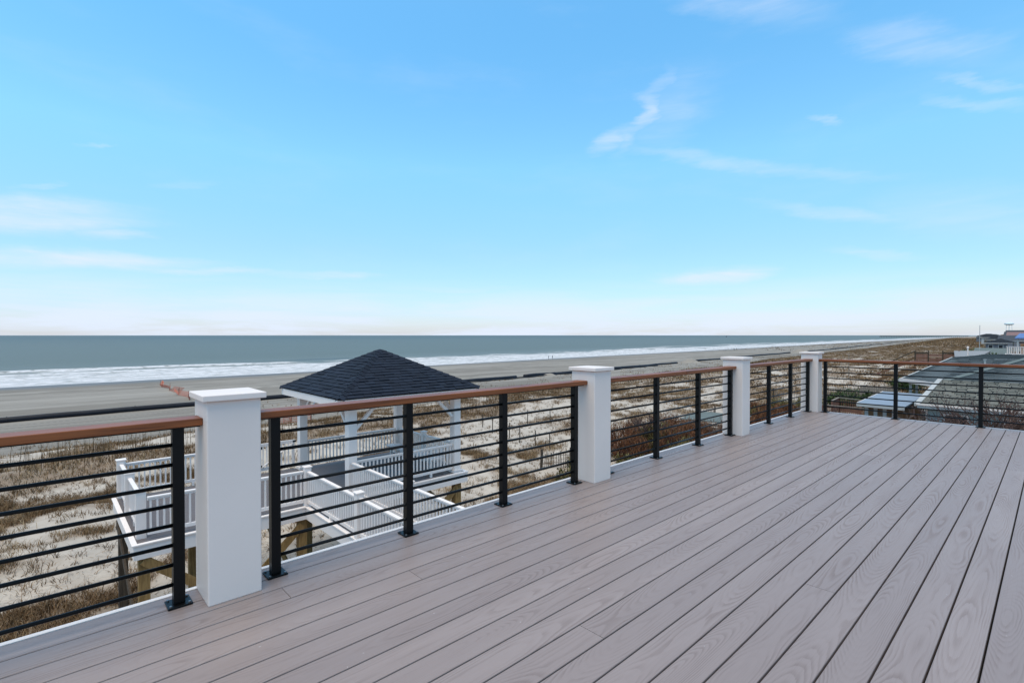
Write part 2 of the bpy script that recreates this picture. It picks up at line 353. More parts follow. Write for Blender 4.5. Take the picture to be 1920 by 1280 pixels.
def veg(X, Y, lo=.472, hi=.545):
    X = np.asarray(X, float); Y = np.asarray(Y, float); c, t = crest(X), toe(X)
    ang = .35; xr = X*math.cos(ang)+Y*math.sin(ang); yr = -X*math.sin(ang)+Y*math.cos(ang)
    n = .5+1.25*(.60*fbm(xr/6.5, yr/3.4, 77, 4)+.40*fbm(X/1.7, Y/1.3, 41, 3)-.5)
    b = np.full_like(X, .002)+.045*sst(30, 50, X)
    b = b+.17*np.exp(-((Y-c+1.5)/3.)**2)                        # sea oats along the crest
    b = b+.04*sst(26, 31, Y)*sst(12, 0, np.abs(X-2))            # brown bank at left
    b = b-.20*np.exp(-((Y-22.)/4.5)**2)*sst(20, 8, X)           # open sand behind the boardwalk
    b = b-.30*np.exp(-(((X-25)/5.)**2+((Y-27)/6.)**2))          # planted sand beyond the pavilion
    b = b+.26*sst(20, 16, Y)*sst(4, -1, X)                    # tufts low on the left
    b = b+.22*np.exp(-(((X-20)/6.)**2+((Y-14.5)/3.5)**2))
    b = b-.14*np.exp(-(((X-44)/14.)**2+((Y-30)/4.5)**2))
    b = b-.22*np.exp(-(((X-3)/4.)**2+((Y-12.)/5.)**2))-.2*np.exp(-(((X-8)/3.5)**2+((Y-14.)/3.5)**2))
    b = b+.16*sst(48, 100, X)*sst(20, 40, Y)+.10*sst(50, 80, X)*sst(30, 10, Y)
    b = b-.10*np.exp(-(((Y-30-.06*X)/9.)**2))*sst(70, 120, X)*sst(300, 200, X)
    v = sst(lo, hi, n+b)
    return v*sst(0, 8, t-Y)

# ------------------------------------------------------------------ the ground, one sheet
def axis(segs):
    out = []
    for a, b, st in segs: out += list(np.arange(a, b, st))
    return np.array(out+[segs[-1][1]])
def geom(a, b, n): return list(np.geomspace(a, b, n))
gx = np.array([-x for x in geom(60, 6000, 22)][::-1]+list(np.arange(-45, -12, 1.5))+list(np.arange(-12, 46, .42))+list(np.arange(46, 130, 1.0))+list(np.arange(130, 420, 4.))+geom(420, 9000, 46))
ty = np.array([-x for x in geom(20, 4000, 18)][::-1]+list(np.arange(-16, 8, 1.6))+list(np.arange(8, 46, .42))+list(np.arange(46, 70, .9))+list(np.arange(70, 175, 1.8)))
GX = np.repeat(gx[None, :], len(ty)+8, 0)
wl = waterline(gx); rows = []
for y in ty: rows.append(np.full_like(gx, y) if y <= 8 else 8+(wl-8)*(y-8)/167.)
for q in (1, 3, 8, 20, 45, 90, 200, 600): rows.append(wl+q)
GY = np.array(rows); GZ = ground(GX, GY)
def grid_obj(name, X, Y, Z, mat):
    ny, nx = X.shape; me = bpy.data.meshes.new(name)
    co = np.stack([X, Y, Z], -1).reshape(-1, 3)
    i = np.arange(ny*nx).reshape(ny, nx); q = np.stack([i[:-1, :-1], i[:-1, 1:], i[1:, 1:], i[1:, :-1]], -1).reshape(-1, 4)
    me.vertices.add(len(co)); me.vertices.foreach_set('co', co.ravel().astype(np.float32))
    me.loops.add(q.size); me.loops.foreach_set('vertex_index', q.ravel().astype(np.int32))
    me.polygons.add(len(q)); me.polygons.foreach_set('loop_start', (np.arange(len(q))*4).astype(np.int32))
    me.polygons.foreach_set('use_smooth', np.ones(len(q), bool)); me.materials.append(mat); me.update(calc_edges=True)
    o = bpy.data.objects.new(name, me); COL.objects.link(o); WL[o.name] = Vector((0, 0, 0)); return o, me, q
def set_uv(me, q, U, V):
    uv = me.uv_layers.new(name='shore'); a = np.stack([U.ravel()[q.ravel()], V.ravel()[q.ravel()]], -1).astype(np.float32); uv.data.foreach_set('uv', a.ravel())
g, gme, gq = grid_obj('dune_ground', GX, GY, GZ, SAND); tag(g, kind='structure')
zc = np.zeros((GX.size, 4), np.float32); zc[:, 3] = 1
zc[:, 0] = np.maximum(veg(GX.ravel(), GY.ravel(), .43, .56)*.85, sst(2, -6, GY.ravel()-.02*np.maximum(GX.ravel(), 0))*.8)
zc[:, 1] = (sst(16, 2, waterline(GX.ravel())+(fbm(GX.ravel()/25, GX.ravel()*0, 8)-.5)*10-GY.ravel()))*.85
zc[:, 2] = sst(-14, -2, GY.ravel()-toe(GX.ravel()))
a = gme.color_attributes.new('zones', 'FLOAT_COLOR', 'POINT'); a.data.foreach_set('color', zc.ravel())
set_uv(gme, gq, GX, GY-toe(GX))

# ------------------------------------------------------------------ the sea, waves breaking towards the beach
sx = np.array([-x for x in geom(80, 40000, 40)][::-1]+list(np.arange(-76, 420, 2.6))+geom(424, 60000, 90))
sw = np.array(list(np.arange(-3, 100, 1.3))+list(np.arange(100, 160, 4.))+geom(160, 60000, 60))
SX, SW = np.meshgrid(sx, sw); SY = waterline(SX)+SW
crestf = np.zeros_like(SX); SZ = np.full_like(SX, SEA_Z)
for w0, amp, sd_, L in ((12, .30, 3, 40), (27, .45, 4, 55), (44, .60, 5, 70), (62, .85, 6, 95), (84, .75, 7, 130)):
    wc = w0+(fbm(SX/L, SX*0, sd_)-.5)*16; pres = sst(.45, .62, fbm(SX/L*1.3, SX*0, sd_+50)+(.12 if w0 < 50 else -.02))
    d = SW-wc; prof = np.where(d < 0, np.exp(-(d/1.6)**2), np.exp(-(d/5.)**2))
    SZ = SZ+amp*pres*prof; crestf = np.maximum(crestf, pres*np.exp(-((d+.6)/1.7)**2)*(1 if w0 < 75 else .75))
SZ = SZ+(fbm(SX/9, SW/4, 60)-.5)*.25*sst(0, 10, SW)*sst(400, 100, SW)+.12*sst(1, -3, SW)*0
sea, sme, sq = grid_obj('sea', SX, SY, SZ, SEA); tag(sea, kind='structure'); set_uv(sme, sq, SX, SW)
painted_face = np.exp(-((SX-112-.5*(SW-88))/26.)**2)*np.exp(-((SW-88-.02*(SX-112))/4.)**2)+.5*np.exp(-((SX+20)/60.)**2)*np.exp(-((SW-80)/2.5)**2)  # mask of painted dark wave faces: clearer water, weaker sky reflection
a = sme.attributes.new('face', 'FLOAT', 'POINT'); a.data.foreach_set('value', painted_face.ravel().astype(np.float32))
a = sme.attributes.new('crest', 'FLOAT', 'POINT'); a.data.foreach_set('value', crestf.ravel().astype(np.float32))

# ------------------------------------------------------------------ the deck: boards, fascia, columns, railings
Y0, PW = .197, .1444
X2 = 10.05; XL = -4.6; YEDGE = Y0+20*PW
deck = place('deck', None, (0, 0, 0)); tag(deck, kind='structure')
joints = {17: [.92], 15: [1.52, 6.41], 14: [3.34], 8: [1.81, 6.74], 13: [4.83], 4: [3.01], 0: [7.07], 1: [9.53]}
def board_mesh(L, w=.1368, t=.024, c=.0035):
    h = w/2; pr = [(-h, -t), (h, -t), (h, -c), (h-c*.35, -c*.3), (h-c, 0), (-h+c, 0), (-h+c*.35, -c*.3), (-h, -c)]
    n = len(pr); b = MB(); vs = [(-L/2, y, z) for y, z in pr]+[(L/2, y, z) for y, z in pr]
    b.add(vs, [tuple(range(n)), tuple(range(2*n-1, n-1, -1))]+[(j, j+n, (j+1) % n+n, (j+1) % n) for j in range(n)]); return b.mesh('deck_board', DECK, (0, 0, 0))
for k in range(-46, 20):
    js = joints.get(k)
    if js is None: js = [] if (k % 2) else ([-3.2+(k*2.13) % 2.4] if k < 0 else [])
    cuts = [XL]+sorted(js)+[X2]
    for a, b in zip(cuts[:-1], cuts[1:]):
        L = b-a-.0028; place('deck_board', board_mesh(L), ((a+b)/2, Y0+(k+.5)*PW, 0), deck)
yb = Y0-46*PW
MB().box(XL, yb, -.30, X2-.01, YEDGE-.012, -.034).build('deck_subframe', UNDER, deck)
MB().box(XL, YEDGE+.003, -.32, X2+.03, YEDGE+.034, .002).build('fascia_board', PVC, deck, bevel=.003)
MB().box(X2+.004, yb, -.32, X2+.034, YEDGE, .002).build('fascia_board', PVC, deck, bevel=.003)
MB().box(XL, yb, -6.6, X2-.15, YEDGE-.35, -.31).build('house_wall', WHITE, deck)

CX = [(.587, .835), (3.642, 3.887), (6.789, 7.034), (9.880, 10.125)]
cl_lab = ['largest white square column, at the left of the deck nearest the camera',
          'white square column right of the dark pavilion roof, second from the left',
          'white square column midway along the seaward railing, third from the left',
          'white corner column where the seaward railing meets the side railing']
for (xa, xb), lab in zip(CX, cl_lab):
    ya, yb2 = 2.832, 3.100; c = thing('deck_column', ((xa+xb)/2, (ya+yb2)/2, 0), lab, 'column', 'white columns along the deck edge')
    MB().box(xa, ya, -.001, xb, yb2, 1.012).build('shaft', WHITE, c, bevel=.006)
    MB().box(xa+.006, ya+.006, 1.004, xb-.006, yb2-.006, 1.013).build('shadow_joint', UNDER, c)
    MB().box(xa-.022, ya-.022, 1.0135, xb+.022, yb2+.022, 1.0445).build('cap', WHITE, c, bevel=.004)

post_me = boxmesh('post', .05, .05, .876, BLACK); plate_me = boxmesh('base_plate', .105, .105, .009, BLACK)
bolt_me = MB().tube([(0, 0, -.003), (0, 0, .004)], .0065, 6).mesh('bolt', STEEL, (0, 0, 0))
BARS = [.104, .202, .300, .399, .498, .597, .699, .797]
def railing(a, b, posts, axis_, fixed, label, joint=None):
    """a..b run along axis_ ('X' or 'Y') at the fixed other coordinate"""
    P = lambda s, o=0, z=0: (s, fixed+o, z) if axis_ == 'X' else (fixed+o, s, z)
    t = thing('deck_railing', P((a+b)/2), label, 'railing', 'black bar railings round the deck')
    ends = [a, b] if joint is None else [a, joint, b]
    for s, e in zip(ends[:-1], ends[1:]):
        e2 = e-(.002 if e != b else 0)
        p, q = P(s, -.0625, .888), P(e2, .0625, .925)
        if axis_ == 'Y': # grain runs along local X
            m = MB().box(-abs(e2-s)/2, -.0625, -.0185, abs(e2-s)/2, .0625, .0185).mesh('handrail', IPE, (0, 0, 0))
            o = place('handrail', m, P((s+e2)/2, 0, .9065), t, .004); o.rotation_euler[2] = math.pi/2
        else: MB().box(*p, *q).build('handrail', IPE, t, bevel=.004)
    for s in posts:
        po = place('post', post_me, P(s, 0, .449), t, .003)
        bp = place('base_plate', plate_me, P(s, 0, .0062), po, .002)
        copies('bolt', bolt_me, [P(s+dx, dy, .0135) for dx in (-.04, .04) for dy in (-.04, .04)], po)
    for z in BARS:
        MB().tube([P(min(posts), 0, z), P(max(posts), 0, z)], .0095, 10).build('bar', BLACK, t, smooth=True)
    top = MB(); lo, hi = min(posts)-.025, max(posts)+.025
    top.box(*P(min(a, b)+.003, -.019, .8765), *P(max(a, b)-.003, .019, .8875)); top.build('top_channel', BLACK, t)
    return t
PY = 2.973
railing(-4.3, .586, [-3.85, -2.95, -2.05, -1.2, -.36, .488], 'X', PY, 'black bar railing with wooden handrail at far left, left of the largest column')
railing(.836, 3.641, [.946, 1.802, 2.664, 3.529], 'X', PY, 'black bar railing in front of the white pavilion, between the first two columns')
railing(3.888, 6.788, [4.02, 4.908, 5.85, 6.737], 'X', PY, 'black bar railing before the rust brown thicket, between second and third columns', 5.45)
railing(7.035, 9.879, [7.17, 8.072, 8.983, 9.831], 'X', PY, 'short looking black bar railing between the third column and corner column', 8.86)
railing(2.831, -6.4, [2.742, 1.751, .75, -.25, -1.25, -2.25, -3.25, -4.25, -5.25, -6.25], 'Y', 9.985, 'black bar railing along the far right side, running away from corner column')

# ------------------------------------------------------------------ boardwalk and pavilion
ZF = -3.0
bal_me = boxmesh('baluster', .036, .036, .70, PVC)
def picket(parent, p, q, zf=ZF, sp=.118, block=True):
    """top rail is the part; bottom rail and balusters are its pieces"""
    p, q = Vector((*p, 0)), Vector((*q, 0)); L = (q-p).length; d = (q-p)/L; z = Vector((0, 0, 1))
    m = MB(); m.beam(p+z*(zf+.895), q+z*(zf+.895), .085, .038); m.beam(p+z*(zf+.857), q+z*(zf+.857), .05, .038)
    r = m.build('railing', PVC, parent, bevel=.006)
    MB().beam(p+z*(zf+.145), q+z*(zf+.145), .05, .075).build('bottom_rail', PVC, r)
    n = max(2, round(L/sp)); copies('baluster', bal_me, [p+d*L*(i+.5)/n+z*(zf+.51) for i in range(n)], r)
    if block: MB().box(*((p+q)/2+Vector((-.03, -.03, zf))), *((p+q)/2+Vector((.03, .03, zf+.107)))).build('support_block', PVC, r)
    return r
def newel(parent, x, y, h=1.0, zf=ZF, w=.13):
    n = MB().box(x-w/2, y-w/2, zf, x+w/2, y+w/2, zf+h).build('newel', PVC, parent)
    MB().box(x-w/2-.022, y-w/2-.022, zf+h+.0006, x+w/2+.022, y+w/2+.022, zf+h+.03).build('cap', PVC, n, bevel=.006); return n
def boards(parent, x0, x1, y0, y1, z, along='X', w=.14):
    m = MB(); s = 0; lo, hi = (y0, y1) if along == 'X' else (x0, x1); c = lo
    while c < hi-.02:
        e = min(c+w-.006, hi); t = random.random()
        if along == 'X': m.box(x0, c, z-.03, x1, e, z, t)
        else: m.box(c, y0, z-.03, e, y1, z, t)
        c += w
    o = m.build('floor_boards', DECKDARK, parent); tag(o, kind='stuff'); return o
def piling(parent, x, y, ztop, mat, w=.2): return MB().box(x-w/2, y-w/2, gz(x, y)-.4, x+w/2, y+w/2, ztop).build('piling', mat, parent, bevel=.008)

bw = thing('boardwalk', (3.4, 12.9, ZF), 'white railed boardwalk and landing on wooden pilings, left of and leading to the pavilion', 'boardwalk')
boards(bw, 1.36, 5.985, 12.86, 16.95, ZF); boards(bw, 4.86, 6.13, 3.9, 12.845, ZF-.002, 'X')
def fascia(parent, x0, y0, x1, y1, z1, h=.29, t=.03):
    return MB().box(x0, y0, z1-h, x1, y1, z1).build('fascia', PVC, parent, bevel=.004)
fascia(bw, 1.33, 12.83, 4.828, 12.857, ZF-.0)
fascia(bw, 1.33, 12.86, 1.357, 16.98, ZF+.0); fascia(bw, 4.83, 3.9, 4.857, 12.857, ZF+.0); fascia(bw, 6.133, 3.9, 6.16, 12.5, ZF)
MB().box(1.30, 12.80, ZF+.003, 4.83, 12.90, ZF+.035).build('edge_trim', PVC, bw, bevel=.004)
MB().box(1.30, 12.903, ZF+.003, 1.40, 16.98, ZF+.035).build('edge_trim', PVC, bw, bevel=.004)
MB().box(4.80, 3.9, ZF+.003, 4.90, 12.797, ZF+.035).build('edge_trim', PVC, bw, bevel=.004)
for x, y in ((1.51, 17.0), (1.51, 15.24), (1.51, 13.34)): newel(bw, x, y, 1.0, w=.18)
picket(bw, (1.51, 16.91), (1.51, 15.33)); picket(bw, (1.51, 15.15), (1.51, 13.43))
picket(bw, (1.60, 16.98), (4.72, 16.98)); picket(bw, (1.60, 13.12), (4.81, 12.95))
newel(bw, 4.80, 16.98, 1.12, w=.14); newel(bw, 4.89, 12.9, 1.0, w=.15)
newel(bw, 4.89, 10.05, 1.0, w=.15); newel(bw, 4.89, 7.1, 1.0, w=.15); newel(bw, 6.10, 10.02, 1.0, w=.15); newel(bw, 6.10, 7.1, 1.0, w=.15)
picket(bw, (4.89, 12.82), (4.89, 10.13)); picket(bw, (4.89, 9.97), (4.89, 7.18)); picket(bw, (4.89, 7.02), (4.89, 4.1))
picket(bw, (6.10, 12.88), (6.10, 10.10)); picket(bw, (6.10, 9.94), (6.10, 7.18)); picket(bw, (6.10, 7.02), (6.10, 4.1))
for x, y, m in ((1.52, 13.0, PTWOOD), (1.52, 16.8, DARKWOOD), (4.78, 13.0, PTWOOD), (4.75, 16.8, PTWOOD), (3.1, 16.8, PTWOOD), (4.98, 9.3, PTWOOD), (6.02, 9.3, PTWOOD), (4.98, 6.0, PTWOOD), (6.02, 6.0, PTWOOD)):
    piling(bw, x, y, ZF-.2, m)
def brace(a, b, mat=PTWOOD, w=.04, h=.19): MB().beam(a, b, w, h).build('brace', mat, bw)
brace((1.5, 12.878, -3.33), (2.9, 12.878, -4.5)); brace((4.75, 12.878, -3.42), (3.3, 12.878, -4.75)); brace((1.40, 13.0, -4.9), (1.40, 16.8, -3.6), DARKWOOD)
brace((4.66, 12.95, -4.9), (4.66, 16.8, -3.5)); brace((4.88, 12.80, -4.3), (4.88, 9.4, -3.5), REDWOOD); brace((5.0, 9.18, -3.5), (6.0, 9.18, -4.6)); brace((4.88, 9.2, -4.4), (4.88, 6.0, -3.5), REDWOOD)
for y in (13.4, 14.8, 16.2): MB().box(1.36, y-.02, ZF-.24, 5.9, y+.02, ZF-.035).build('joist', PTWOOD, bw)

# gate on the seaward side of the landing
gt = thing('gate', (4.9, 16.95, ZF), 'white picket gate with black hinges at back of the landing, left of pavilion', 'gate')
gf = MB(); gf.box(4.92, 16.95, ZF+.84, 6.02, 17.0, ZF+.93); gf.box(4.92, 16.95, ZF+.08, 6.02, 17.0, ZF+.17); gf.box(4.92, 16.952, ZF+.171, 5.0, 16.998, ZF+.839); gf.box(5.94, 16.952, ZF+.171, 6.02, 16.998, ZF+.839)
gf.build('gate_frame', PVC, gt); MB().beam((4.99, 16.94, ZF+.18), (5.95, 16.94, ZF+.83), .02, .08, (0, 1, 0)).build('diagonal_brace', PVC, gt)
gb = boxmesh('baluster', .03, .03, .666, PVC); copies('baluster', gb, [(5.06+.11*i, 16.975, ZF+.505) for i in range(8)], gt)
for z in (.80, .22): MB().box(4.86, 16.925, ZF+z-.035, 5.02, 16.948, ZF+z+.035).build('hinge', BLACK, gt)
MB().box(5.96, 16.925, ZF+.86, 6.06, 16.948, ZF+.91).build('latch', BLACK, gt)

# pavilion
pav = thing('pavilion', (7.88, 14.8, ZF), 'white open pavilion with dark navy shingled pyramid roof above the dunes', 'pavilion')
boards(pav, 6.0, 9.83, 12.75, 16.9, ZF)
PP = [(6.12, 13.03), (9.60, 13.0), (6.17, 16.67), (9.66, 16.64)]
for x, y in PP:
    p = MB().box(x-.12, y-.12, ZF+.002, x+.12, y+.12, -.56).build('post', PVC, pav, bevel=.005)
    MB().box(x-.15, y-.15, ZF+.003, x+.15, y+.15, ZF+.09).build('plinth', PVC, p, bevel=.004)
for (x, y), (sx_, sy_) in zip(PP, ((1, 1), (-1, 1), (1, -1), (-1, -1))):
    for dx, dy in ((sx_, 0), (0, sy_)):
        MB().beam((x+dx*.125, y+dy*.125, -1.22), (x+dx*.75, y+dy*.75, -.60), .09, .09, (dy, dx, 0)).build('knee_brace', PVC, pav)
RX0, RX1, RY0, RY1, RZ = 5.57, 10.20, 12.52, 16.86, -.325
for x0, y0, x1, y1 in ((6.0, 12.91, 9.78, 13.15), (6.0, 16.53, 9.78, 16.77), (6.0, 13.152, 6.24, 16.528), (9.54, 13.152, 9.78, 16.528)):
    MB().box(x0, y0, -.555, x1, y1, RZ-.03).build('beam', PVC, pav)
AP = Vector(((RX0+RX1)/2, (RY0+RY1)/2, .86))
rf = MB(); z0 = RZ-.015
rf.add([(RX0, RY0, z0), (RX1, RY0, z0), (RX1, RY1, z0), (RX0, RY1, z0), AP-Vector((0, 0, .02))], [(0, 1, 4), (1, 2, 4), (2, 3, 4), (3, 0, 4), (3, 2, 1, 0)])
roof = rf.build('roof', UNDER, pav)
fz0, fz1 = RZ-.215, RZ-.018
for b_ in ((RX0+.02, RY0+.02, RX1-.02, RY0+.045), (RX0+.02, RY1-.045, RX1-.02, RY1-.02), (RX0+.02, RY0+.047, RX0+.045, RY1-.047), (RX1-.045, RY0+.047, RX1-.02, RY1-.047)):
    MB().box(b_[0], b_[1], fz0, b_[2], b_[3], fz1).build('fascia', PVC, roof)
MB().box(RX0+.05, RY0+.05, fz0+.03, RX1-.05, RY1-.05, fz0+.045).build('soffit', PVC, roof)
def roof_face(a, b, apex, n_rows, vis, rest):
    """courses of shingles from eave a-b up to the apex, each tab a slab clipped to the hips"""
    a, b = Vector(a), Vector(b); nrm = (b-a).cross(apex-a).normalized()
    if nrm.z < 0: nrm = -nrm
    for r in range(n_rows):
        t0, t1 = r/n_rows, min(1, (r+1.35)/n_rows)
        if r == n_rows-1: t1 = .985
        L0, R0 = a.lerp(apex, t0), b.lerp(apex, t0); L1, R1 = a.lerp(apex, t1), b.lerp(apex, t1)
        W = (R0-L0).length; w = .30; d = (b-a).normalized(); s = -random.random()*w
        while s < W:
            ww = w*random.uniform(.75, 1.2); s0, s1 = max(0, s+.004), min(W, s+ww-.004); s += ww
            if s1-s0 < .04: continue
            W1 = (R1-L1).length; o1 = (L1-L0).dot(d)
            u0, u1 = min(max(s0, o1), o1+W1), min(max(s1, o1), o1+W1)
            q0, q1 = L0+d*s0, L0+d*s1; up = (L1-L0)-d*o1
            q2, q3 = L0+up+d*u1, L0+up+d*u0; th = random.uniform(.014, .036)
            lo = nrm*.004; hi = nrm*(.010+th); hl = nrm*.008
            pts = [q0+lo, q1+lo, q2+lo*.5, q3+lo*.5, q0+hi, q1+hi, q2+hl, q3+hl]
            fs = [(0,3,2,1),(4,5,6,7),(0,1,5,4),(1,2,6,5),(2,3,7,6),(3,0,4,7)]
            if vis is not None and vis[0] > 0:
                vis[0] -= 1; m = MB(); m.add(pts, fs); m.build('shingle', SHINGLE, roof)
            else: rest.add(pts, fs, random.random())
E4 = [(RX0, RY0, RZ), (RX1, RY0, RZ), (RX1, RY1, RZ), (RX0, RY1, RZ)]
rest = MB(); vis = [285]
roof_face(E4[0], E4[1], AP, 17, vis, rest); roof_face(E4[3], E4[0], AP, 17, vis, rest); roof_face(E4[1], E4[2], AP, 17, None, rest); roof_face(E4[2], E4[3], AP, 17, None, rest)
tag(rest.build('shingle_courses', SHINGLE, roof), kind='stuff')
for ci, c in enumerate(E4):
    c = Vector(c); n = 16; d = (AP-c); dn = d.normalized(); s = dn.cross(Vector((0, 0, 1))).normalized(); up = s.cross(dn)
    for i in range(n):
        p, q = c+d*(i/n), c+d*min(1, (i+1.25)/n); m = MB(); w = .12; dr = .062
        A = lambda P, h: [P-s*w-up*dr+up*h, P+up*(h+.012), P+s*w-up*dr+up*h]
        lo, hi = .026, .050
        m.add(A(p, lo)+A(q, lo-.016)+A(p, hi)+A(q, hi-.020), [(6,7,10,9),(7,8,11,10),(0,3,4,1),(1,4,5,2),(0,1,7,6),(1,2,8,7),(0,6,9,3),(2,5,11,8),(3,9,10,4),(4,10,11,5)])
        m.build('ridge_cap', SHINGLE, roof)
picket(pav, (6.25, 13.0), (7.87, 13.0)); picket(pav, (7.88, 13.0), (9.47, 13.0)); picket(pav, (6.30, 16.66), (9.53, 16.66)); picket(pav, (9.65, 13.13), (9.65, 14.82)); picket(pav, (9.65, 14.98), (9.65, 16.51)); newel(pav, 9.65, 14.9, 1.0, w=.15)
MB().box(6.17, 12.70, ZF-.29, 9.86, 12.73, ZF).build('fascia', PVC, pav, bevel=.004); MB().box(9.835, 12.733, ZF-.29, 9.862, 16.93, ZF).build('fascia', PVC, pav, bevel=.004)
MB().box(6.17, 12.68, ZF+.003, 9.89, 12.78, ZF+.035).build('edge_trim', PVC, pav, bevel=.004); MB().box(9.79, 12.783, ZF+.003, 9.89, 16.93, ZF+.035).build('edge_trim', PVC, pav, bevel=.004)
bn = MB(); bn.box(8.95, 13.3, ZF+.40, 9.4, 16.3, ZF+.44); bn.box(9.0, 13.5, ZF+.002, 9.08, 13.58, ZF+.399); bn.box(9.0, 16.0, ZF+.002, 9.08, 16.08, ZF+.399); bn.box(9.27, 13.5, ZF+.002, 9.35, 13.58, ZF+.399); bn.box(9.27, 16.0, ZF+.002, 9.35, 16.08, ZF+.399)
bn.build('bench', PVC, pav)
for x, y in ((6.3, 12.95), (9.6, 12.95), (6.3, 16.6), (9.6, 16.6)):
    piling(pav, x, y, ZF-.2, PTWOOD, .22)
for a_, b_ in (((9.55, 12.84, -3.4), (8.3, 12.84, -4.6)), ((9.73, 13.0, -4.6), (9.73, 16.5, -3.5)), ((6.4, 12.84, -3.4), (7.6, 12.84, -4.6))): MB().beam(a_, b_, .04, .19).build('brace', PTWOOD, pav)
for y in (13.4, 14.8, 16.2): MB().box(6.05, y-.02, ZF-.24, 9.8, y+.02, ZF-.035).build('joist', PTWOOD, pav)

# ------------------------------------------------------------------ things on the beach
def pipe_line(x0, x1, label, n=60, wob=0., bury=None):
    xs = np.linspace(x0, x1, n); ys = np.interp(xs, [-400, -4, 18, 113, 260, 458, 763, 1475, 3000], [80, 93.4, 94.6, 98.5, 109.2, 122, 152, 226, 330])
    pts = []
    for i, (x, y) in enumerate(zip(xs, ys)):
        z = gz(x, y)+.26+wob*(fbm(np.array([x/23.]), np.array([3.]), 90)[0]-.5); pts.append((x, y+wob*2.2*(fbm(np.array([x/31.]), np.array([9.]), 91)[0]-.5), z))
    t = thing('dredge_pipe', pts[0], label, 'pipe', 'steel dredge pipes along the beach')
    MB().tube(pts, .45, 12).build('pipe_run', RUBBER, t, smooth=True)
    L = 0; fl = []
    for a_, b_ in zip(pts[:-1], pts[1:]):
        L += (Vector(b_)-Vector(a_)).length
        if L > 12: L = 0; d = (Vector(b_)-Vector(a_)).normalized(); fl.append((Vector(b_)-d*.06, Vector(b_)+d*.06))
    for a_, b_ in fl[:12]: MB().tube([a_, b_], .50, 12).build('flange', RUBBER, t)
pipe_line(-140, 92, 'longest black dredge pipe, crossing the beach at the left of the photo', 120)
pipe_line(95, 186, 'black dredge pipe right of the pavilion roof, half buried in sand', 60, .55)
pipe_line(205, 345, 'dark dredge pipe behind the third white column from the left', 60, .4)
pipe_line(380, 1500, 'farthest thin dark dredge pipe running towards the pier', 140, .8)
hp = [(75+2.4*i, 96.4+.045*2.4*i-1.4*abs(math.sin(i*.9))-.3, 0) for i in range(38)]
MB().tube([(x, y, gz(x, y)+.16) for x, y, _ in hp], .17, 8).build('hose', RUBBER, None, smooth=True)
tag(bpy.data.objects['hose'], 'thin black hose snaking beside the half buried pipe, right of pavilion roof', 'hose')
for (mx, my, mr) in ((104, 96.6, 2.2), (196, 103, 4.5), (362, 114, 7)):
    m = MB(); n = 18; hgt = mr*.36
    for r_ in range(5):
        for j in range(n):
            q = 1-(r_/4.)**1; rr = mr*(r_+.02)/4*(1+.15*math.sin(3*j*6.28/n)); m.v.append((mx+rr*1.6*math.cos(j*6.2832/n), my+rr*math.sin(j*6.2832/n), gz(mx, my)-.12+hgt*(math.cos(r_/4*math.pi)*.5+.5))); m.tone.append(0)
    for r_ in range(4):
        for j in range(n): k2 = (j+1) % n; m.f.append((r_*n+j, (r_+1)*n+j, (r_+1)*n+k2, r_*n+k2))
    o = m.build('sand_mound', SAND, None, smooth=True); tag(o, kind='structure')
    ca = o.data.color_attributes.new('zones', 'FLOAT_COLOR', 'POINT'); ca.data.foreach_set('color', [0, 0, .85, 1]*len(m.v)); o.data.uv_layers.new(name='shore')

def mesh_fence(pts, h, label, lean=0.):
    t = thing('safety_fence', (*pts[0], gz(*pts[0])), label, 'fence', 'orange plastic beach fences'); m = MB(); pm = []
    for i in range(len(pts)-1):
        a_, b_ = Vector((*pts[i], gz(*pts[i]))), Vector((*pts[i+1], gz(*pts[i+1]))); L = (b_-a_).length; n = max(2, int(L/.55))
        h0, h1 = h*random.uniform(.65, 1), h*random.uniform(.65, 1)
        ln = Vector((lean*random.uniform(-1, 1), lean*random.uniform(-1, 1), 0))
        for j in range(7):
            f = j/6; m.beam(a_+Vector((0, 0, h0*f))+ln*f, b_+Vector((0, 0, h1*f))+ln*f, .02, .06)
        for j in range(n+1):
            p = a_.lerp(b_, j/n); hh = h0+(h1-h0)*j/n; m.beam(p, p+Vector((0, 0, hh))+ln, .02, .05, (1, 0, 0))
        pm.append(a_)
    pm.append(b_)
    m.build('netting', ORANGE, t)
    for p in pm: MB().beam(p-Vector((0, 0, .2)), p+Vector((random.uniform(-.1, .1), 0, h*1.1)), .06, .06, (1, 0, 0)).build('stake', REDWOOD, t)
mesh_fence([(21.4, 152), (20.6, 144), (21.2, 137), (20.0, 130), (20.6, 123), (19.5, 117), (20.0, 111), (19.1, 105)], 1.15, 'sagging orange plastic fence on the open sand, left of the largest column', .9)
mesh_fence([(14.6, 47.5), (16.2, 46.5), (17.8, 46)], 1.3, 'orange plastic fence behind the dune grass, just right of largest column', .15)

